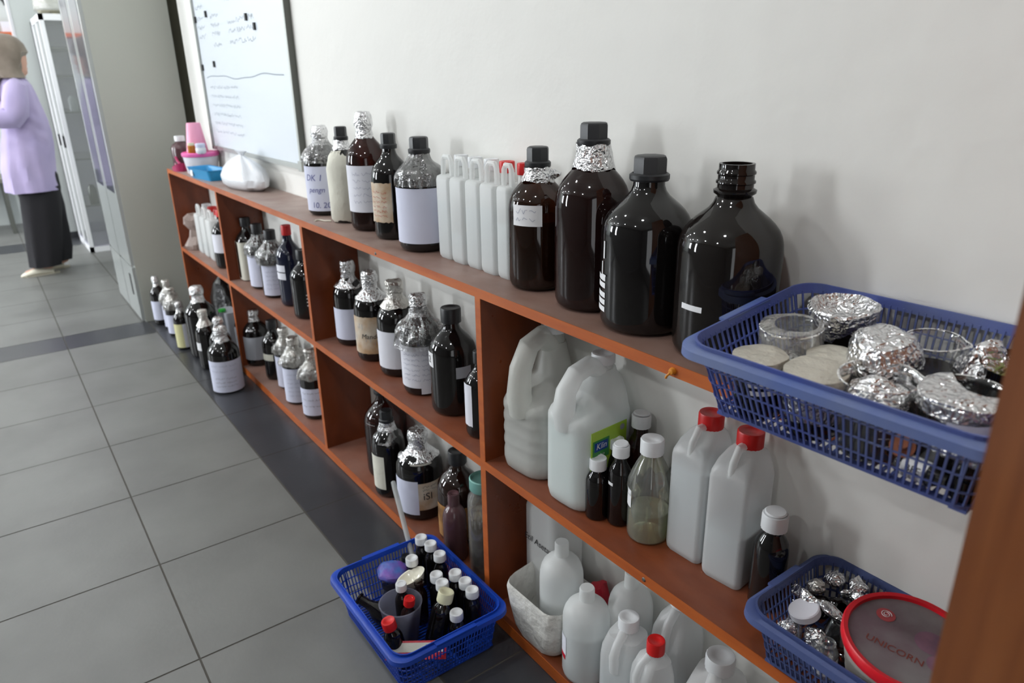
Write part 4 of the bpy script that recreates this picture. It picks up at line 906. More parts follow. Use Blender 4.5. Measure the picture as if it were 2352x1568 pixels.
# two red-capped square cans
def sqcan(label, x, y, rz, lf):
    t = thing('square_can', label, 'canister', (x, y, MIDZ), 'red-capped square cans in the fourth cell'); t.rotation_euler = (0, 0, rz)
    w, d, hb = 0.071, 0.080, 0.190; h = 0.252
    g = G(); P = [(0.90, 0.90, 0, 0), (0.98, 0.98, 0.006, 0), (1, 1, 0.014, 0), (1, 1, hb*0.95, 0), (0.97, 0.97, hb, 0), (0.90, 0.86, hb+0.016, 0.05), (0.72, 0.66, hb+0.030, 0.13), (0.50, 0.46, hb+0.038, 0.16), (0.44, 0.40, hb+0.042, 0.17), (0.44, 0.40, h-0.02, 0.17)]
    g.loft([rrect(w*a, d*b, 0.010 if zz < hb+0.01 else 0.016, 5, c=(0, d*c_), z=zz) for a, b, zz, c_ in P]); build('can_body', g, 'hdpec', t, ang=40)
    g = G(); g.loft([rrect(w*a-0.004, d*a-0.004, 0.009, 4, z=zz) for a, zz in ((0.9, 0.003), (1, 0.014), (1, hb*lf))]); build('liquid', g, 'water', t)
    g = G().tube([(0, -d*0.40, hb-0.002), (0, -d*0.36, hb+0.022), (0, -d*0.20, hb+0.042), (0, d*0.02, hb+0.040)], [0.0065, 0.006, 0.006, 0.008], 10); build('handle', g, 'hdpe', t)
    c = roundcap(t, 0.0205, h-0.025, h, 'redcap'); c.location = Vector((0, d*0.17, 0))*K
    return t
sqcan('fuller red-capped square can, the one next to the clear bottle', 0.764, -0.049, 0.02, 0.88)
sqcan('half-full red-capped square can, nearer the lone dark bottle', 0.842, -0.052, 0.10, 0.50)
smallb('lone dark bottle with white flip cap beside the lower blue basket', 0.918, -0.072, MIDZ, 0.0255, 0.160, flip=0.04)

# ---------------------------------------------------------------- fourth cell, bottom board
t = thing('canister', 'tall white canister marked Etil Asetat at the back of the bottom right cell', 'canister', (0.388, -0.050, BOTZ))
g = G(); g.loft([rrect(0.115*a, 0.09*a, 0.025, 5, z=z) for a, z in ((0.95, 0), (1, 0.01), (1, 0.26), (0.92, 0.275), (0.5, 0.285))]); g.lathe([(0.02, 0.28), (0.02, 0.300), (0, 0.300)], 16); build('can_body', g, 'hdpe', t)
flat_text('Etil Asetat', 0.022, 'ink', t, Vector((0.0, -0.0465, 0.188)), Matrix.Rotation(PI/2, 4, 'X'), 0.15, 'writing')
# white bag-lined tray
t = thing('bag_lined_tray', 'wrinkled white bag wrapped round a shallow tray holding a round white bottle', 'bag', (0.452, -0.112, BOTZ)); t.rotation_euler = (0, 0, 0.05)
g = G(); rings = []
for a, z in ((0.80, 0), (0.92, 0.02), (1.0, 0.07), (1.06, 0.115), (1.03, 0.125), (0.95, 0.11), (0.88, 0.05), (0.80, 0.012)):
    ring = rrect(0.160*a, 0.130*a, 0.035, 10, z=z); rings.append(ring)
g.loft(rings); g.crumple(0.006, 20, 9)
for i, v in enumerate(g.v): g.v[i] = Vector((v.x, v.y, max(v.z+0.002, 0.0)))
build('bag_body', g, 'bagold', t, ang=40)
def roundjug(label, x, y, z, r, h, cap='hdpe', lf=0.5, group=None, capw=0.30, name='round_bottle'):
    t = thing(name, label, 'bottle', (x, y, z), group)
    P = [(0, 0.003), (0.85, 0.0), (0.96, 0.02), (1, 0.06), (1, 0.64), (0.985, 0.695), (0.93, 0.745), (0.83, 0.79), (0.68, 0.825), (0.50, 0.852), (0.34, 0.868), (0.28, 0.88), (0.28, 0.90)]
    g = G().lathe([(a*r, b*h) for a, b in P], 40); build('bottle_body', g, 'hdpe', t, ang=50)
    if lf: g = G().lathe([(0, 0.004), (r*0.84, 0.003), (r*0.94, 0.02*h+.002), (r*0.965, 0.07*h), (r*0.965, lf*h), (0, lf*h)], 32); build('liquid', g, 'water', t)
    g = G().lathe([(capw*r*1.10, 0.87*h), (capw*r*1.06, 0.985*h), (capw*r*0.95, h), (0, h)], 28); build('cap', g, cap, t)
    return t
t = roundjug('round-shouldered white bottle standing in the bag-lined tray', 0.478, -0.104, BOTZ+0.012, 0.0455, 0.236, lf=0.48)
g = G().lathe([(0, 0), (0.024, 0.0), (0.028, 0.05), (0.024, 0.09), (0.016, 0.125), (0, 0.13)], 22).crumple(0.010, 34, 12); o = build('plastic_packet', g, 'packred', loc=(0.520, -0.040, BOTZ+0.014), ang=30); tag(o, 'crumpled red plastic packet behind the round bottle in the tray', 'packet')
t = roundjug('largest round white bottle, front of the bottom right cell, with a red-and-white label', 0.575, -0.121, BOTZ, 0.0470, 0.206, lf=0.55)
ph = camang(0.58, -0.124); label_patch(t, 0.047, ph-1.45, ph-0.95, 0.060, 0.104, 'paper'); label_patch(t, 0.047, ph-1.45, ph-1.0, 0.048, 0.060, 'packred', name='red_label_band')
roundjug('round white bottle at the back of the bottom right cell against the wall', 0.626, -0.052, BOTZ, 0.0440, 0.240, lf=0.3)
def gallon(label, x, y, rz, h, cap, mat='hdpec', scale=1.0, lf=0.3, rot=None):
    t = thing('handled_bottle', label, 'jug', (x, y, BOTZ)); t.rotation_euler = rot or (0, 0, rz)
    w = 0.078*scale; d = 0.078*scale; hb = h*0.62
    g = G(); P = [(0.88, 0.88, 0, 0), (1, 1, 0.012, 0), (1, 1, hb, 0), (0.96, 0.94, hb+0.02, 0), (0.80, 0.74, hb+0.045, 0.04), (0.55, 0.5, h*0.84, 0.05), (0.42, 0.40, h*0.88, 0.05), (0.36, 0.36, h*0.93, 0.05)]
    g.loft([rrect(w*a, d*b, 0.018*scale, 5, c=(0, d*c_), z=zz) for a, b, zz, c_ in P]); build('jug_body', g, mat, t, ang=50)
    if lf: g = G(); g.loft([rrect(w*a-0.004, d*a-0.004, 0.016*scale, 4, z=zz) for a, zz in ((0.88, 0.003), (0.99, 0.014), (0.99, hb*lf*1.4))]); build('liquid', g, 'water', t)
    g = G().tube([(0, -d*0.46, hb*0.88), (0, -d*0.52, hb+0.02), (0, -d*0.40, h*0.80), (0, -d*0.14, h*0.87)], [w*0.13, w*0.12, w*0.11, w*0.12], 10); build('handle', g, mat, t)
    c = roundcap(t, w*0.25, h*0.89, h, cap); c.location = Vector((0, d*0.05, 0))*K
    return t
gallon('white-capped clear handled bottle in front, left of the red-capped one', 0.688, -0.124, 0.2, 0.214, 'whitecap', lf=0.5)
gallon('red-capped clear handled bottle at the front of the bottom right cell', 0.762, -0.134, -0.25, 0.222, 'redcap', scale=0.82, lf=0.3)
gallon('clear handled bottle with white screw cap at the back, behind the red-capped one', 0.738, -0.044, 0.1, 0.262, 'whitecap', lf=0.2)
gallon('tilted empty handled bottle right of the red-capped one', 0.862, -0.088, 0.3, 0.236, 'whitecap', scale=1.25, lf=0)
gallon('last handled bottle at the right end of the bottom cell', 0.985, -0.088, 0.1, 0.262, 'whitecap', scale=1.15, lf=0)

# ---------------------------------------------------------------- baskets
def basket(label, loc, rot, Lb, Wb, H, tp, mw, mr, nx, ny, rows, group=None, rimw=0.014, rr=0.03):
    t = thing('plastic_basket', label, 'basket', loc, group); t.rotation_euler = rot
    def ring(k, z, off=0.0):
        f = k; return rrect(Lb+2*tp*f+2*off, Wb+2*tp*f+2*off, rr*0.6+rr*0.5*f, 8, z=z)
    # rim: flat flange with a turned-down lip
    g = G(); prof = [(0.001, H-0.003), (0.001, H), (rimw*0.55, H+0.0018), (rimw, H-0.001), (rimw+0.001, H-0.011), (rimw-0.0015, H-0.011), (rimw-0.0025, H-0.003)]
    rings = [ring(1.0, z, o) for o, z in prof]; rings.append(rings[0])
    g.loft(rings, cap0=False, cap1=False)
    for s_ in (-1, 1):
        x = s_*(Lb/2+tp+rimw*0.55); g.box(x-rimw*0.5, x+rimw*0.5, -Wb*0.22, Wb*0.22, H+0.0008, H+0.0042)
    build('rim', g, mr, t, ang=40)
    # wall bars
    g = G(); bw = 0.0023; th = 0.0010
    def bar(p0, p1, nrm, wv):
        g.add([p0-wv+nrm, p0+wv+nrm, p0+wv-nrm, p0-wv-nrm, p1-wv+nrm, p1+wv+nrm, p1+wv-nrm, p1-wv-nrm], [(0, 1, 5, 4), (1, 2, 6, 5), (2, 3, 7, 6), (3, 0, 4, 7), (0, 3, 2, 1), (4, 5, 6, 7)])
    for sy in (-1, 1):
        for i in range(nx+1):
            u = -1+2*i/nx; a0_ = u*(Lb/2-rr*0.55); a1_ = u*(Lb/2+tp-rr*0.75)
            bar(Vector((a0_, sy*Wb/2, 0)), Vector((a1_, sy*(Wb/2+tp), H-0.002)), Vector((0, sy*th, 0)), Vector((bw/2, 0, 0)))
    for sx in (-1, 1):
        for i in range(ny+1):
            u = -1+2*i/ny; a0_ = u*(Wb/2-rr*0.55); a1_ = u*(Wb/2+tp-rr*0.75)
            bar(Vector((sx*Lb/2, a0_, 0)), Vector((sx*(Lb/2+tp), a1_, H-0.002)), Vector((sx*th, 0, 0)), Vector((0, bw/2, 0)))
    A = ring(0, 0.0); B = ring(1, H-0.002)
    for c in range(4):          # rounded corners
        for i in range(1, 8, 2):
            p0, p1 = A[c*9+i], B[c*9+i]; o_ = (p0-Vector((0, 0, 0))).normalized(); tn = Vector((-o_.y, o_.x, 0))
            bar(p0, p1, o_*th, tn*bw/2)
    for k in range(rows+1):
        f = k/rows; z = (H-0.006)*f; hgt = 0.0045 if k == 0 else (0.012 if k == rows else 0.0015)
        o1, o2 = (ring(f, z, th*1.1), ring(f, z+hgt, th*1.1+ (tp/H)*hgt)); i1, i2 = (ring(f, z, -th*1.1), ring(f, z+hgt, -th*1.1+(tp/H)*hgt))
        g.loft([o1, o2, i2, i1, o1], cap0=False, cap1=False)
    build('mesh_wall', g, mw, t, smooth=False)
    g = G(); n2 = max(8, int(nx*0.8))
    for i in range(n2+1):
        x = -Lb/2+0.006+(Lb-0.012)*i/n2; g.box(x-0.0018, x+0.0018, -Wb/2+0.004, Wb/2-0.004, 0.0, 0.0022)
    for i in range(6):
        y = -Wb/2+0.006+(Wb-0.012)*i/5; g.box(-Lb/2+0.004, Lb/2-0.004, y-0.003, y+0.003, 0.0004, 0.0026)
    for sx in (-1, 1):
        for sy in (-1, 1): g.box(sx*(Lb/2-0.012)-0.008, sx*(Lb/2-0.012)+0.008, sy*(Wb/2-0.005)-0.004, sy*(Wb/2-0.005)+0.004, -0.0035, 0.0)
    build('basket_bottom', g, mw, t, smooth=False)
    return t
B1 = Vector((1.0560, -0.1285, 0.7895)); T1 = math.radians(6.18); Y1 = math.radians(1.8)
b1 = basket('dusty blue mesh basket of beakers and foil overhanging the top board', B1, Euler((T1, 0, Y1)), 0.288, 0.202, 0.091, 0.022, 'blue', 'bluerim', 34, 20, 4)
R1 = Euler((T1, 0, Y1)).to_matrix()
def in1(x, y, z): return tuple(B1+R1 @ Vector((x, y, z)))
basket('dusty blue basket of foil scraps and vials on the middle board', (1.112, -0.096, MIDZ+0.004), Euler((0, 0, 0.0)), 0.255, 0.150, 0.080, 0.018, 'bluedull', 'bluedull', 30, 16, 4, rimw=0.012)
basket('vivid blue basket full of small bottles on the floor', (0.2385, -0.321, 0.005), Euler((0, 0, -0.005)), 0.289, 0.216, 0.104, 0.016, 'bluevivid', 'bluevivid', 40, 26, 5, rimw=0.013)

# contents of the top basket
ER = Euler((T1, 0, Y1))
def cthing(name, label, cat, x, y, z0=0.004, grp=None, rot=None):
    t = thing(name, label, cat, in1(x, y, z0), grp); t.rotation_euler = rot or ER; return t
def beaker(t, r, h, mat='glass', spout=None, rim='glass'):
    g = G(); g.lathe([(0, 0.001), (r*0.9, 0.001), (r*0.97, 0.006), (r*0.97, h*0.93), (r*1.02, h*0.98), (r*1.05, h)], 40)
    if spout is not None:
        for i, v in enumerate(g.v):
            if v.z > h*0.85:
                a = math.atan2(v.y, v.x); da = (a-spout+PI) % (2*PI)-PI; k = 1+0.22*math.exp(-(da/0.22)**2)*((v.z/h-0.85)/0.15); g.v[i] = Vector((v.x*k, v.y*k, v.z))
    build('beaker_wall', g, mat, t)
    g = G(); pts = []
    for i in range(40):
        a = 2*PI*i/40; k = 1.0
        if spout is not None:
            da = (a-spout+PI) % (2*PI)-PI; k = 1+0.22*math.exp(-(da/0.22)**2)
        pts.append((r*1.05*k*math.cos(a), r*1.05*k*math.sin(a), h))
    g.tube(pts, 0.0013, 6, closed=True); build('beaker_rim', g, 'glassgrey' if rim == 'dark' else 'wrap', t)
def foilball(t, x, y, z, r, sz=1.0, seed=1, mat='foil', amp=0.007, n=54, name='foil'):
    g = G(); P = [(r*math.sin(PI*i/26), -r*math.cos(PI*i/26)*sz) for i in range(27)]; P[0] = (0, P[0][1]); P[-1] = (0, P[-1][1])
    g.lathe(P, n, c=(x, y, z)); g.crumple(amp, 34, seed); return build(name, g, mat, t, ang=18)
def foillid(t, r, z, seed, mat='foilpaper', drop=0.012, dome=0.003, amp=0.002):
    g = G(); g.lathe([(r*1.04, z-drop), (r*1.05, z-drop*0.5), (r*1.02, z), (r*0.9, z+dome*0.3), (r*0.6, z+dome), (r*0.3, z+dome), (0, z+dome)], 34)
    g.crumple(amp, 45, seed); return build('foil_lid', g, mat, t, ang=25)
# local coordinates inside the basket: x -0.147..0.147, y -0.10..0.10
t = cthing('glass_jar', 'black jar with flat dusty foil lid, left front corner of the top basket', 'jar', -0.104, -0.070)
g = G().lathe([(0, 0), (0.026, 0), (0.028, 0.004), (0.029, 0.068), (0, 0.068)], 32); build('jar_body', g, 'dark', t); foillid(t, 0.030, 0.072, 1)
label_patch(t, 0.0292, -1.4, 0.6, 0.043, 0.048, 'sticker', name='sticker'); label_patch(t, 0.0292, -1.4, 0.6, 0.033, 0.039, 'sticker', name='sticker')
t = cthing('beaker', 'beaker covered in cloudy torn plastic film, left back of the top basket', 'beaker', -0.106, -0.004)
beaker(t, 0.0345, 0.085); foilball(t, 0.004, -0.006, 0.032, 0.022, 0.9, 3)
g = G(); n = 40; vs = []; fs = []
for k, (q, z) in enumerate(((1.09, 0.060), (1.08, 0.078), (1.04, 0.088), (0.9, 0.0895), (0.72, 0.089))):
    for i in range(n):
        a = 2*PI*i/n; qq = q if k < 4 else q+0.16*math.sin(a+0.9); zz = z-(0.022*max(0, math.cos(a-0.4))**2 if k == 0 else 0); vs.append(Vector((0.0345*qq*math.cos(a), 0.0345*qq*math.sin(a), zz)))
for k in range(4):
    for i in range(n): fs.append((k*n+i, k*n+(i+1) % n, (k+1)*n+(i+1) % n, (k+1)*n+i))
g.add(vs, fs); g.crumple(0.0012, 50, 4); build('plastic_film', g, 'wrapdusty', t)
t = cthing('foil_bowl', 'shallow foil-lined bowl on a dark cup at the back of the top basket', 'bowl', -0.076, 0.058)
g = G().lathe([(0, 0), (0.024, 0), (0.026, 0.004), (0.033, 0.075)], 30); build('cup', g, 'smoke', t)
g = G().lathe([(0.030, 0.062), (0.0385, 0.088), (0.041, 0.099), (0.038, 0.101), (0.028, 0.090), (0.016, 0.084), (0, 0.083)], 40)
for i, v in enumerate(g.v):
    a = math.atan2(v.y, v.x); k = 1+0.02*math.sin(a*17); g.v[i] = Vector((v.x*k, v.y*k, v.z))
g.crumple(0.0022, 50, 5); build('foil_lining', g, 'foil', t, ang=20)
t = cthing('foil_covered_jar', 'small jar with a speckled pinkish foil lid behind the big front beaker', 'jar', -0.048, -0.016)
g = G().lathe([(0, 0), (0.022, 0), (0.024, 0.004), (0.024, 0.066), (0, 0.066)], 28); build('jar_body', g, 'smoke', t); foillid(t, 0.0255, 0.070, 7, 'foilpaper')
t = cthing('foil_covered_jar', 'jar with round cream foil lid and crinkled foil side, front of the top basket', 'jar', -0.036, -0.066, rot=Euler((T1+0.02, 0, Y1)))
g = G().lathe([(0, 0), (0.028, 0), (0.030, 0.004), (0.031, 0.070), (0, 0.070)], 32); build('jar_body', g, 'dark', t); foillid(t, 0.0325, 0.074, 8)
g = G().lathe([(0.033, 0.022), (0.0335, 0.04), (0.0335, 0.064)], 34, a0=-2.6, a1=0.4).crumple(0.004, 50, 8); build('foil_side', g, 'foil', t, ang=18)
t = cthing('foil_covered_beaker', 'beaker under a big shiny dome of crumpled foil in the middle of the top basket', 'beaker', 0.002, 0.000)
beaker(t, 0.031, 0.076)
g = G().lathe([(0.037, 0.058), (0.039, 0.074), (0.037, 0.088), (0.030, 0.100), (0.018, 0.105), (0, 0.106)], 36).crumple(0.006, 34, 9); build('foil_dome', g, 'foil', t, ang=18)
t = cthing('beaker', 'large clear beaker with a spout and printed scale at the front of the top basket', 'beaker', 0.030, -0.062, rot=Euler((T1, 0.0, Y1)))
beaker(t, 0.0370, 0.086, spout=0.35)
foilball(t, 0.0, 0.006, 0.062, 0.026, 0.65, 11, mat='foil', name='crumpled_foil')
g = G().lathe([(0, 0.003), (0.032, 0.003), (0.034, 0.008), (0.034, 0.044), (0, 0.044)], 30); build('liquid', g, 'smoke', t)
g = G()
for k in range(5):
    z = 0.024+k*0.009; r_ = 0.0364; g.add([(r_*math.cos(a), r_*math.sin(a), zz) for zz in (z, z+0.0008) for a in [-1.0+0.05*i for i in range(7)]], [(i, i+1, i+8, i+7) for i in range(6)])
build('scale_marks', g, 'sticker', t, smooth=False)
label_patch(t, 0.0364, -0.62, -0.30, 0.045, 0.060, 'papergrey', name='writing_patch'); lines(t, 0.0368, -0.75, -0.1, 0.062, 0.074, 3, 0.003, 'sticker', 5, 0.0005)
t = cthing('beaker', 'clear beaker half full of dark liquid behind the foil dome', 'beaker', 0.030, 0.058)
beaker(t, 0.0290, 0.084, spout=0.2); g = G().lathe([(0, 0.003), (0.025, 0.003), (0.026, 0.008), (0.026, 0.050), (0, 0.050)], 30); build('liquid', g, 'smoke', t)
t = cthing('foil_covered_jar', 'dark jar with a peak of crumpled foil near the back rim, top basket', 'jar', 0.084, 0.056)
g = G().lathe([(0, 0), (0.024, 0), (0.026, 0.004), (0.028, 0.062), (0, 0.056)], 28); build('jar_body', g, 'glassgrey', t)
g = G().lathe([(0.030, 0.052), (0.028, 0.066), (0.020, 0.080), (0.010, 0.094), (0, 0.098)], 26).crumple(0.008, 40, 13); build('foil_peak', g, 'foil', t, ang=15)
t = cthing('beaker', 'wide dark beaker half covered with foil, bearing a paper label Etil Asetat', 'beaker', 0.104, -0.046)
beaker(t, 0.0375, 0.086, 'glassgrey'); g = G().lathe([(0, 0.003), (0.033, 0.003), (0.035, 0.008), (0.035, 0.060), (0, 0.060)], 30); build('liquid', g, 'liquor', t)
g = G().lathe([(0.0400, 0.072), (0.0408, 0.080), (0.0400, 0.089), (0.032, 0.091), (0.018, 0.090), (0, 0.089)], 40, a0=PI*0.75, a1=PI*2.02).crumple(0.0035, 42, 14); build('foil_cover', g, 'foil', t, ang=18)
a_ = -0.95; label_patch(t, 0.0400, a_-0.55, a_+0.60, 0.038, 0.074, 'paperlilac', off=0.002)
wrap_text('Etil Asetat', 0.0088, 0.0430, a_, 0.063, 'ink', t, 0.2, tilt=0.05)
t = cthing('plant_pot', 'black pot of pale green leaf pieces at the right back of the top basket', 'pot', 0.118, 0.046)
g = G().lathe([(0, 0), (0.026, 0), (0.028, 0.003), (0.0345, 0.085), (0.0360, 0.087), (0.0335, 0.084), (0.030, 0.070), (0, 0.070)], 36); build('pot_body', g, 'dark', t)
g = G(); rnd = random.Random(3)
for k in range(34):
    a = rnd.random()*2*PI; q = 0.026*math.sqrt(rnd.random()); z = 0.070+rnd.random()*0.010; s_ = rnd.uniform(0.003, 0.006); rx = Euler((rnd.random(), rnd.random(), rnd.random()*6)).to_matrix()
    b0 = len(g.v); g.box(-s_, s_, -s_*0.8, s_*0.8, -0.001, 0.001, rx)
    for i in range(b0, len(g.v)): g.v[i] = g.v[i]+Vector((q*math.cos(a), q*math.sin(a), z))
o = build('leaf_pieces', g, 'leaf', t, smooth=False); o['kind'] = 'stuff'
t = cthing('foil_packet', 'loose crumpled sheet of foil at the right front of the top basket', 'foil', 0.128, -0.078, 0.052)
g = G().lathe([(0, -0.012), (0.020, -0.010), (0.030, 0.0), (0.026, 0.008), (0.010, 0.010), (0, 0.010)], 26).crumple(0.008, 40, 15); build('foil_sheet', g, 'foil', t, ang=15)
t = cthing('dark_jar', 'dark squat jar under the crumpled foil sheet in the top basket', 'jar', 0.130, -0.084)
g = G().lathe([(0, 0), (0.012, 0), (0.014, 0.004), (0.014, 0.034), (0.010, 0.038), (0, 0.038)], 24); build('jar_body', g, 'dark', t)
t = cthing('vial', 'small vial lying on its side with a black-and-white label reading BFE', 'vial', 0.090, -0.086, 0.0155, rot=Euler((T1, PI/2, Y1)))
g = G().lathe([(0, -0.022), (0.010, -0.022), (0.0115, -0.018), (0.0115, 0.014), (0.007, 0.020), (0.007, 0.027), (0, 0.027)], 24); build('vial_body', g, 'glassgrey', t)
g = G().lathe([(0.0119, -0.014), (0.0119, 0.010)], 24); build('label_wrap', g, 'sticker', t)
g = textgeo('BFE', 0.010)
for i, v in enumerate(g.v):
    a = -PI/2-0.15+v.y/0.0122*-1.0; g.v[i] = Vector((0.0123*math.cos(a+PI*0.0)*0+0.0123*math.sin(-v.y/0.0123-0.3)*1.0, -0.0123*math.cos(v.y/0.0123+0.3), v.x-0.002))
build('writing', g, 'ink', t, smooth=False)
t = cthing('cork_stopper', 'brown rubber stopper beside the Etil Asetat beaker', 'stopper', 0.068, -0.080, 0.030, rot=Euler((0.9, 0.3, 0.2)))
g = G().lathe([(0, -0.008), (0.010, -0.008), (0.012, 0.008), (0.0045, 0.009), (0.0045, 0.018), (0, 0.018)], 20); build('stopper_body', g, 'terracotta', t)

# contents of the middle basket
MB = MIDZ+0.008
g = G(); pts = [(0.046*math.cos(a), 0.030*math.sin(a), 0.006*math.sin(3*a)) for a in [-2.9+0.17*i for i in range(26)]]
g.tube(pts, [0.005+0.004*abs(math.sin(i*0.8)) for i in range(26)], 8).crumple(0.005, 60, 3); o = build('foil_strip', g, 'foil', loc=(1.012, -0.072, MIDZ+0.076), ang=15); tag(o, 'twisted strip of foil lying in a curve in the middle basket', 'foil')
for k, (lb, x, y, z, r_) in enumerate((('crumpled foil lump at the back of the middle basket near its left end', 1.000, -0.036, 0.078, 0.014), ('spiky foil ball at the back right of the middle basket', 1.030, -0.028, 0.080, 0.013), ('small spiky foil lump in the left front corner of the middle basket', 1.000, -0.143, 0.050, 0.011), ('round foil ball beside the labelled vial in the middle basket', 1.030, -0.125, 0.046, 0.015), ('foil-wrapped vial top near the front of the middle basket', 1.088, -0.130, 0.050, 0.014), ('folded foil piece on the brown vial in the middle basket', 0.990, -0.062, 0.072, 0.013))):
    g = G(); P = [(r_*math.sin(PI*i/10), -r_*math.cos(PI*i/10)*0.9) for i in range(11)]; P[0] = (0, P[0][1]); P[-1] = (0, P[-1][1])
    g.lathe(P, 18); g.crumple(0.006, 60, k+20); o = build('foil_ball', g, 'foil' if k != 5 else 'foildull', loc=(x, y, MIDZ+z), ang=15); tag(o, lb, 'foil')
def vial(label, x, y, z, r, h, rot, mat='glass', lab=False, cap=None, liq=None):
    t = thing('vial', label, 'vial', (x, y, z)); t.rotation_euler = rot
    g = G().lathe([(0, 0), (r*0.9, 0), (r, 0.002), (r, h*0.70), (r*0.9, h*0.76), (r*0.6, h*0.82), (r*0.6, h*0.9), (r*0.72, h*0.92), (r*0.72, h*0.97), (r*0.5, h)], 24); build('vial_body', g, mat, t)
    if liq: g = G().lathe([(0, 0.001), (r*0.85, 0.002), (r*0.9, h*0.5), (0, h*0.5)], 20); build('liquid', g, liq, t)
    if lab: label_patch(t, r, -2.6, 0.4, h*0.15, h*0.6, 'sticker'); lines(t, r+0.001, -2.4, 0.2, h*0.2, h*0.55, 4, 0.003, 'inkpale', 3, 0.0005)
    if cap: roundcap(t, r*0.75, h*0.86, h*1.04, cap)
    return t
vial('brown vial lying at the left back of the middle basket', 0.972, -0.076, MIDZ+0.034, 0.016, 0.058, Euler((0.3, 1.1, 0.5)), 'smoke')
t = vial('dark vial with two white label stripes, on top at the back of the middle basket', 1.010, -0.052, MIDZ+0.044, 0.014, 0.050, Euler((0.7, 0.6, 0.2)), 'dark')
for q in (0.014, 0.022): label_patch(t, 0.0142, -2.2, 0.2, q, q+0.006, 'sticker', name='sticker')
t = vial('small clear vial standing left of the foil ball in the middle basket', 0.996, -0.126, MB, 0.013, 0.052, Euler((0.1, 0.1, 0)))
vial('labelled clear vial near the front of the middle basket', 1.052, -0.132, MB, 0.0145, 0.058, Euler((0.15, 0.05, 0)), 'glass', True)
vial('short clear vial in the centre of the middle basket', 1.030, -0.082, MB, 0.016, 0.060, Euler((-0.2, 0.2, 0)), 'glassgrey')
vial('clear vial with dark brown liquid beside the short one', 1.062, -0.090, MB, 0.013, 0.055, Euler((-0.1, -0.1, 0)), 'glass', liq='brownliq')
vial('amber vial lying under the round foil ball', 1.030, -0.112, MB+0.012, 0.012, 0.05, Euler((0.2, 1.45, 0.4)), 'redamber')
g = G().lathe([(0, 0), (0.0205, 0), (0.0205, 0.009), (0.019, 0.0105), (0, 0.0105)], 32); o = build('white_lid', g, 'whitetub', loc=(1.008, -0.118, MIDZ+0.066)); o.rotation_euler = (0.25, -0.25, 0); tag(o, 'loose round white plastic lid lying on the vials', 'lid')
# red-rimmed tub
RT = Euler((0.10, 0.05, 0.25)); c0 = Vector((1.137, -0.112, MIDZ+0.084))
t = thing('lidded_tub', 'grey tub with a red-rimmed clear printed lid leaning in the middle basket', 'tub', c0); t.rotation_euler = RT
g = G().lathe([(0, -0.052), (0.056, -0.052), (0.060, -0.048), (0.0735, 0.022)], 48); build('tub_body', g, 'tub', t)
g = G().lathe([(0.0725, 0.018), (0.0755, 0.019), (0.0765, 0.022), (0.0765, 0.031), (0.0745, 0.034), (0.0695, 0.033), (0.0685, 0.028)], 56); build('lid_rim', g, 'red', t)
g = G().lathe([(0.0690, 0.0285), (0.03, 0.0290), (0, 0.0290)], 48); lid = build('lid_window', g, 'lidart', t)
RZ = Matrix.Rotation(0.95, 4, 'Z')
g = textgeo('UNICORN', 0.014); g.move(Matrix.Translation((-0.012, -0.024, 0.0296)) @ Matrix.Rotation(-0.05, 4, 'Z')); build('lettering', g, 'stain', lid, smooth=False)
g = G().lathe([(0, 0.0294), (0.011, 0.0294)], 24, c=(-0.034, 0.026, 0)); build('red_print', g, 'lidred', lid)
g = G(); pts = [(-0.034+0.0065*math.cos(a)*(1-a/16), 0.027+0.0065*math.sin(a)*(1-a/16), 0.0298) for a in [0.35*i for i in range(36)]]; g.tube(pts, 0.0004, 5); build('spiral_print', g, 'sticker', lid)
g = G().lathe([(0, 0.0294), (0.018, 0.0294)], 24, c=(0.020, 0.012, 0)); g.lathe([(0, 0.0294), (0.014, 0.0294)], 24, c=(0.035, -0.016, 0)); build('faded_print', g, 'lidpurple', lid)

# contents of the floor basket
Z3 = 0.0088
GB = 'white-capped dark bottles in the floor basket'
for k, (x, y, h, lb) in enumerate(((0.108, -0.232, 0.128, 'white-capped dark bottle in the back left corner of the floor basket'), (0.143, -0.226, 0.128, 'second white-capped bottle along the back of the floor basket, right of the corner one'), (0.188, -0.228, 0.126, 'third white-capped bottle along the back of the floor basket, before a gap'),
    (0.158, -0.285, 0.122, 'white-capped bottle standing alone behind the white dish'), (0.240, -0.268, 0.120, 'white-capped bottle just right of the white dish'), (0.262, -0.232, 0.122, 'white-capped bottle against the back rim, right of the gap in the back row'),
    (0.272, -0.272, 0.121, 'white-capped bottle in the right-hand cluster, beside the cream-capped one'), (0.297, -0.228, 0.120, 'white-capped bottle second from the right back corner'), (0.331, -0.232, 0.120, 'white-capped bottle nearest the right back corner of the floor basket'),
    (0.350, -0.285, 0.100, 'low white-capped bottle near the right end of the floor basket'))):
    smallb(lb, x, y, Z3, 0.0172, h, 'dark', 'whitecap', 'medicine_bottle', GB, capr=0.85)
smallb('large dark bottle with a cream cap leaning in the floor basket', 0.306, -0.318, Z3+0.002, 0.0235, 0.128, 'dark', 'creamcap', 'medicine_bottle', rot=Euler((-0.28, 0.02, 0)))
smallb('white-capped dark bottle standing inside the frosted cup', 0.236, -0.352, Z3+0.008, 0.0165, 0.128, 'smoke', 'whitecap', 'medicine_bottle', rot=Euler((0.02, 0.02, 0)))
smallb('red-capped brown bottle leaning inside the frosted cup', 0.268, -0.366, Z3+0.008, 0.0165, 0.118, 'redamber', 'redcap', 'medicine_bottle', rot=Euler((-0.08, 0.10, 0)))
t = smallb('red-capped dark bottle with a torn cream label in the front corner of the floor basket', 0.314, -0.402, Z3+0.002, 0.0200, 0.118, 'dark', 'redcap', 'medicine_bottle', rot=Euler((0.16, -0.08, 0)))
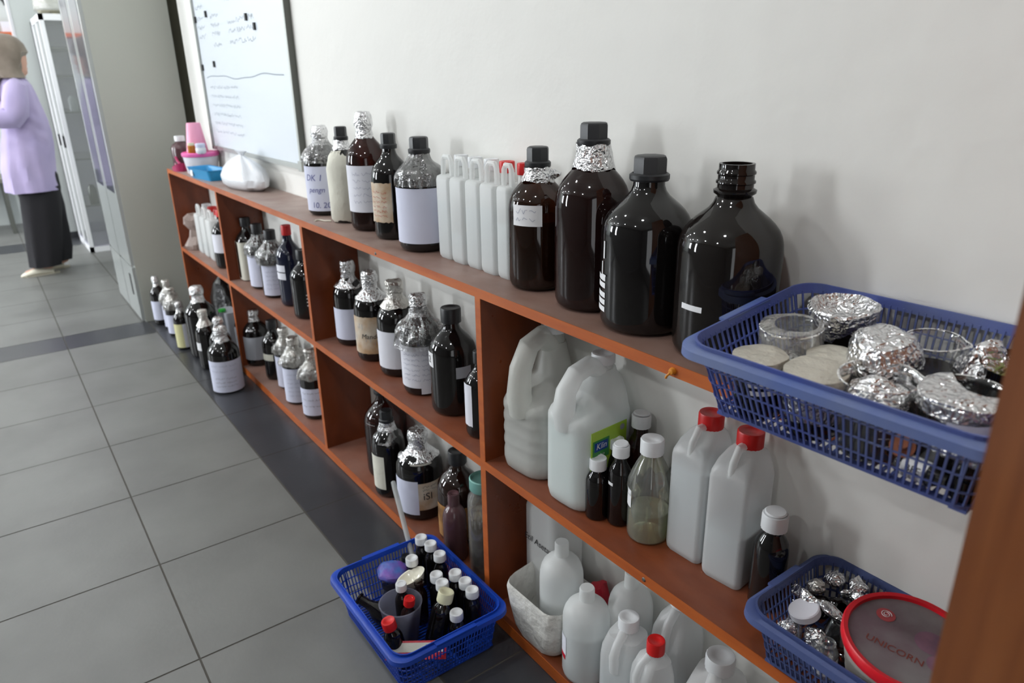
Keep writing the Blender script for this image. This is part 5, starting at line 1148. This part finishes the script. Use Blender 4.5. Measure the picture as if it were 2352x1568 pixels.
label_patch(t, 0.0202, -1.7, 1.2, 0.008, 0.036, 'papercream', wob=0.002)
t = thing('plastic_cup', 'frosted plastic cup holding two bottles in the floor basket', 'cup', (0.251, -0.365, Z3))
g = G().lathe([(0, 0), (0.030, 0), (0.033, 0.003), (0.045, 0.098), (0.047, 0.100), (0.044, 0.1005), (0.031, 0.006), (0, 0.005)], 48); build('cup_body', g, 'cup', t)
t = thing('porcelain_dish', 'white porcelain evaporating dish tilted in the floor basket', 'dish', (0.196, -0.305, 0.100)); t.rotation_euler = (0.25, -0.35, 0)
g = G().lathe([(0, -0.018), (0.012, -0.016), (0.026, -0.004), (0.034, 0.012), (0.035, 0.013), (0.032, 0.012), (0.024, -0.001), (0.010, -0.012), (0, -0.013)], 40); build('dish_body', g, 'chinadish', t)
t = thing('foam_sponge', 'round blue and purple ball of wrapped plastic in the floor basket', 'ball', (0.126, -0.322, 0.090))
g = G(); P = [(0.036*math.sin(PI*i/12), -0.017*math.cos(PI*i/12)) for i in range(13)]; P[0] = (0, P[0][1]); P[-1] = (0, P[-1][1]); g.lathe(P, 30).crumple(0.004, 34, 3); build('ball_body', g, 'yarn', t, ang=30)
t = thing('glass_jar', 'small dark jar under the blue and purple ball', 'jar', (0.130, -0.322, Z3))
g = G().lathe([(0, 0), (0.026, 0), (0.028, 0.004), (0.028, 0.048), (0, 0.048)], 24); build('jar_body', g, 'glassgrey', t)
t = smallb('uncapped brown bottle beside the white dish in the floor basket', 0.226, -0.305, Z3, 0.0170, 0.112, 'redamber', None)
g = G().lathe([(0.0095, 0.100), (0.0115, 0.102), (0.0115, 0.108), (0.0095, 0.110), (0.008, 0.108)], 20); build('neck_ring', g, 'darkbrown', t)
t = thing('glass_flask', 'dark flask lying on its side at the left of the floor basket', 'flask', (0.160, -0.378, 0.030)); t.rotation_euler = (0.25, -1.25, 0.25)
g = G().lathe([(0, -0.035), (0.022, -0.033), (0.026, -0.02), (0.024, 0.0), (0.014, 0.018), (0.011, 0.03), (0.011, 0.050), (0.0135, 0.052), (0.0135, 0.056), (0.010, 0.056)], 28); build('flask_body', g, 'smoke', t)
t = smallb('dark bottle lying low at the left back of the floor basket', 0.098, -0.270, Z3, 0.0165, 0.085, 'dark', 'blackcap')
# red wrapper, pipette
t = thing('wrapper', 'red and white printed wrapper along the front rim of the floor basket', 'wrapper', (0.352, -0.386, 0.066)); t.rotation_euler = (0.0, 0.0, 0.95)
RW = Matrix.Rotation(math.radians(40), 3, 'X')
g = G(); g.cur = 0; g.box(-0.062, 0.062, -0.018, 0.018, -0.0012, 0.0008, RW); g.cur = 1; g.box(-0.050, 0.056, -0.004, 0.014, 0.0008, 0.0014, RW); build('wrapper_sheet', g, ['packred', 'papercream'], t, smooth=False)
g = G()
for k in range(9): g.box(0.020+k*0.0032, 0.0215+k*0.0032, -0.001, 0.011, 0.0014, 0.0018, RW)
build('printed_bars', g, 'inkpale', t, smooth=False)
t = thing('plastic_pipette', 'long milky plastic pipette leaning from the floor basket to the cream-labelled bottle', 'pipette', (0.118, -0.262, 0.094))
P0 = Vector((0, 0, 0)); P1 = Vector((-0.243, 0.078, 0.062)); dv = (P1-P0)
g = G().tube([P0, P0+dv*0.25, P0+dv*0.9, P1], [0.0055, 0.0062, 0.0068, 0.0060], 12); build('pipette_stem', g, 'rod', t)

# ---------------------------------------------------------------- person
person = thing('person', 'person in taupe headscarf, lilac blouse, black wide trousers and cream shoes, standing at the left', 'person', (-4.172, -0.696, 0))
# local frame: +y screen right / the person's back, -y where the person faces, +x towards the camera side
def ell(cx, cy, z, ax, ay, n=28, fold=0.0, fk=9, ph=0.0, tiltz=0.0):
    return [Vector((cx+ax*math.cos(a)*(1+fold*math.sin(fk*a+ph)), cy+ay*math.sin(a)*(1+fold*math.sin(fk*a+ph)), z+tiltz*math.sin(a))) for a in [2*PI*i/n for i in range(n)]]
def skinbody():
    V = []; E = []; Rr = []
    def v(p, r):
        V.append(Vector(p)*K); Rr.append(r*K); return len(V)-1
    pel = v((0, 0.10, 0.66), 0.095)
    ab = v((0, 0.095, 0.80), 0.085); ch = v((0, 0.085, 0.98), 0.095); ct = v((0, 0.085, 1.13), 0.075); nk = v((0, 0.085, 1.21), 0.040); n2 = v((0, 0.088, 1.26), 0.040)
    E.extend([(pel, ab), (ab, ch), (ch, ct), (ct, nk), (nk, n2)])
    for sx, fy in ((1, 0.0), (-1, 0.10)):
        hp = v((sx*0.065, 0.09, 0.60), 0.070); kn = v((sx*0.068, 0.06+fy*0.5, 0.34), 0.046); an = v((sx*0.068, 0.045+fy, 0.07), 0.030)
        hl = v((sx*0.068, 0.055+fy, 0.030), 0.027); bl = v((sx*0.068, -0.055+fy, 0.024), 0.024); to = v((sx*0.068, -0.105+fy, 0.018), 0.018)
        E.extend([(pel, hp), (hp, kn), (kn, an), (an, hl), (an, bl), (bl, to)])
        sh = v((sx*0.125, 0.085, 1.145), 0.048); el = v((sx*0.155, 0.030, 0.965), 0.036); wr = v((sx*0.13, -0.135, 0.985), 0.023); pm = v((sx*0.125, -0.185, 0.99), 0.025)
        E.extend([(ct, sh), (sh, el), (el, wr), (wr, pm)])
        for k, (dz, ln) in enumerate(((0.022, 0.052), (0.008, 0.060), (-0.006, 0.056), (-0.020, 0.044))):
            a = v((sx*0.125, -0.200, 0.99+dz), 0.0078); b = v((sx*0.122, -0.200-ln*0.6, 0.985+dz), 0.0070); c = v((sx*0.112, -0.200-ln, 0.975+dz), 0.0060); E.extend([(pm, a), (a, b), (b, c)])
        a = v((sx*0.105, -0.175, 1.012), 0.009); b = v((sx*0.092, -0.200, 1.020), 0.0080); E.extend([(pm, a), (a, b)])
    me = bpy.data.meshes.new('body'); me.from_pydata([tuple(p) for p in V], E, [])
    o = bpy.data.objects.new('body', me); col.objects.link(o)
    sk = o.modifiers.new('skin', 'SKIN'); 
    if not me.skin_vertices: 
        bm = bmesh.new(); bm.from_mesh(me); bm.verts.layers.skin.verify(); bm.to_mesh(me); bm.free()
    for i, d in enumerate(me.skin_vertices[0].data): d.radius = (Rr[i], Rr[i]); d.use_root = (i == 0)
    ss = o.modifiers.new('sub', 'SUBSURF'); ss.levels = 2; ss.render_levels = 2
    dg = bpy.context.evaluated_depsgraph_get(); nm_ = bpy.data.meshes.new_from_object(o.evaluated_get(dg)); nm_.materials.append(M['skin'])
    nm_.polygons.foreach_set('use_smooth', [True]*len(nm_.polygons))
    bpy.data.objects.remove(o); o2 = bpy.data.objects.new('body', nm_); col.objects.link(o2); o2.parent = person; return o2
body = skinbody()
# head, turned away to the right; face towards +y, -x
g = G(); hd = Matrix.Translation((0, 0.112, 1.318)) @ Matrix.Rotation(math.radians(32), 4, 'Z')     # face local +y
P = [(0, -0.105), (0.030, -0.100), (0.050, -0.080), (0.062, -0.045), (0.070, 0.0), (0.072, 0.04), (0.062, 0.078), (0.035, 0.100), (0, 0.106)]
b0 = len(g.v); g.lathe([(r_, z_) for r_, z_ in P], 28)
for i, v in enumerate(g.v): g.v[i] = Vector((v.x*0.90, v.y*1.12+(0.012 if v.z < -0.05 and v.y > 0 else 0), v.z))
g.lathe([(0, 0.022), (0.005, 0.012), (0.009, -0.008), (0.006, -0.016), (0, -0.020)], 12, c=(0, 0.078, -0.012))
g.move(hd); build('face', g, 'skin', body)
g = G()
for sx in (-1, 1): g.lathe([(0, -0.007), (0.009, -0.004), (0.010, 0), (0.009, 0.004), (0, 0.007)], 12, c=(sx*0.026, 0.066, 0.008))
g.move(hd); build('eyes', g, 'eyewhite', body)
g = G()
for sx in (-1, 1): g.lathe([(0, -0.004), (0.004, 0), (0, 0.004)], 10, c=(sx*0.026, 0.0755, 0.008))
g.move(hd); build('pupils', g, 'eye', body)
g = G().lathe([(0, -0.006), (0.016, 0), (0, 0.006)], 14, c=(0, 0.068, -0.052)); g.move(hd); build('lips', g, 'lip', body)
# headscarf
g = G(); rings = []
for cy, z, ax, ay, fo in ((0.085, 1.212, 0.115, 0.080, 0.02), (0.070, 1.235, 0.102, 0.088, 0.03), (0.070, 1.27, 0.088, 0.098, 0.04), (0.080, 1.31, 0.085, 0.108, 0.03), (0.088, 1.36, 0.088, 0.112, 0.02), (0.086, 1.405, 0.084, 0.102, 0.012), (0.082, 1.440, 0.066, 0.080, 0.01), (0.080, 1.460, 0.036, 0.044, 0), (0.080, 1.466, 0.004, 0.004, 0)):
    rings.append(ell(0, cy, z, ax, ay, 36, fo, 8, z*20))
g.loft(rings, cap0=False)
# face opening: pull cloth behind the face on its far-right side
for i, v in enumerate(g.v):
    a = math.atan2(v.y-0.08, v.x)
    if 1.225 < v.z < 1.335 and 0.95 < a < 2.7: v2 = Vector((v.x*0.80, 0.08+(v.y-0.08)*0.72, v.z)); g.v[i] = v2
build('headscarf', g, 'hijab', person)
g = G(); g.loft([[Vector((0.03+0.045*math.cos(a), -0.02+0.03*math.sin(a)*1.0+yy, z)) for a in [2*PI*i/16 for i in range(16)]] for yy, z in ((0.035, 1.24), (0.01, 1.19), (-0.01, 1.12), (-0.012, 1.08))]); build('headscarf_drape', g, 'hijab', person)
# blouse
g = G(); rings = []
for cy, z, ax, ay, fo in ((0.052, 0.535, 0.170, 0.150, 0.035), (0.055, 0.60, 0.165, 0.150, 0.032), (0.062, 0.70, 0.158, 0.148, 0.028), (0.078, 0.80, 0.150, 0.142, 0.022), (0.092, 0.88, 0.142, 0.134, 0.018), (0.098, 0.96, 0.138, 0.124, 0.014), (0.095, 1.04, 0.138, 0.112, 0.01), (0.092, 1.12, 0.140, 0.098, 0.006), (0.090, 1.17, 0.135, 0.086, 0), (0.088, 1.205, 0.098, 0.068, 0), (0.088, 1.225, 0.055, 0.050, 0)):
    rings.append(ell(0, cy, z, ax, ay, 44, fo, 11, z*6))
g.loft(rings, cap0=False, cap1=False); g.crumple(0.006, 7, 2)
h_ = G(); rr_ = []     # finer rings so the cloth can hold folds
for a_, b_ in zip(rings, rings[1:]):
    for q in range(5): rr_.append([p.lerp(p2, q/5) for p, p2 in zip(a_, b_)])
rr_.append(rings[-1]); h_.loft(rr_, cap0=False, cap1=False)
for i, v in enumerate(h_.v):
    d_ = 0.0075*math.sin(70*(v.z+0.75*(v.y-0.09)))*math.exp(-((v.z-0.93)/0.11)**2)*max(0, v.x/0.14)+0.006*math.sin(60*v.y+8*v.z)*max(0, min(1, (0.85-v.z)/0.2))
    h_.v[i] = v+Vector((d_, 0, 0))
g = h_; g.crumple(0.006, 7, 2); build('blouse', g, 'blouse', person)
for sx in (1, -1):
    g = G(); path = [(sx*0.085, 0.088, 1.175), (sx*0.128, 0.085, 1.150), (sx*0.160, 0.068, 1.08), (sx*0.172, 0.050, 1.02), (sx*0.170, 0.028, 0.985), (sx*0.160, -0.03, 0.985), (sx*0.150, -0.075, 0.99)]
    g.tube(path, [0.045, 0.062, 0.068, 0.068, 0.066, 0.056, 0.050], 20).crumple(0.007, 12, 5+sx); build('sleeve', g, 'blouse', person)
# trousers
g = G(); g.loft([ell(0, 0.085, 0.70, 0.105, 0.105, 32), ell(0, 0.09, 0.62, 0.125, 0.120, 32), ell(0, 0.085, 0.54, 0.135, 0.125, 32), ell(0, 0.085, 0.48, 0.125, 0.115, 32)]); build('trousers', g, 'trousers', person)
for sx, fy in ((1, 0.0), (-1, 0.075)):
    g = G(); rings = [ell(sx*0.066, 0.085+fy*0.1, 0.56, 0.075, 0.115, 28), ell(sx*0.070, 0.07+fy*0.4, 0.42, 0.082, 0.112, 28, 0.03), ell(sx*0.072, 0.055+fy*0.7, 0.28, 0.082, 0.105, 28, 0.05, 7), ell(sx*0.072, 0.035+fy, 0.14, 0.080, 0.096, 28, 0.06, 7), ell(sx*0.072, 0.022+fy, 0.058, 0.078, 0.090, 28, 0.06, 7)]
    g.loft(rings, cap1=False); build('trouser_leg', g, 'trousers', person)
    g = G(); rings = []
    for yy, wz, wh in ((-0.128, 0.012, 0.010), (-0.115, 0.030, 0.020), (-0.09, 0.040, 0.030), (-0.05, 0.042, 0.044), (-0.01, 0.040, 0.050), (0.03, 0.034, 0.040), (0.055, 0.031, 0.030)):
        rings.append([Vector((sx*0.068+wz*math.cos(a), yy+fy, max(0.004, wh*0.55+wh*0.55*math.sin(a)))) for a in [2*PI*i/18 for i in range(18)]])
    g.loft(rings); s_ = build('shoe', g, 'shoe', person, ang=60)
    g = G(); g.loft([[Vector((sx*0.068+q*w_, y_+fy, z_)) for y_, w_ in ((-0.13, 0.006), (-0.10, 0.036), (-0.04, 0.042), (0.05, 0.034), (0.088, 0.020)) for q in ((-1),)]+[Vector((sx*0.068+w_, y_+fy, z_)) for y_, w_ in ((0.088, 0.020), (0.05, 0.034), (-0.04, 0.042), (-0.10, 0.036), (-0.13, 0.006))] for z_ in (0.0005, 0.008)]); build('sole', g, 'sole', s_, smooth=False)
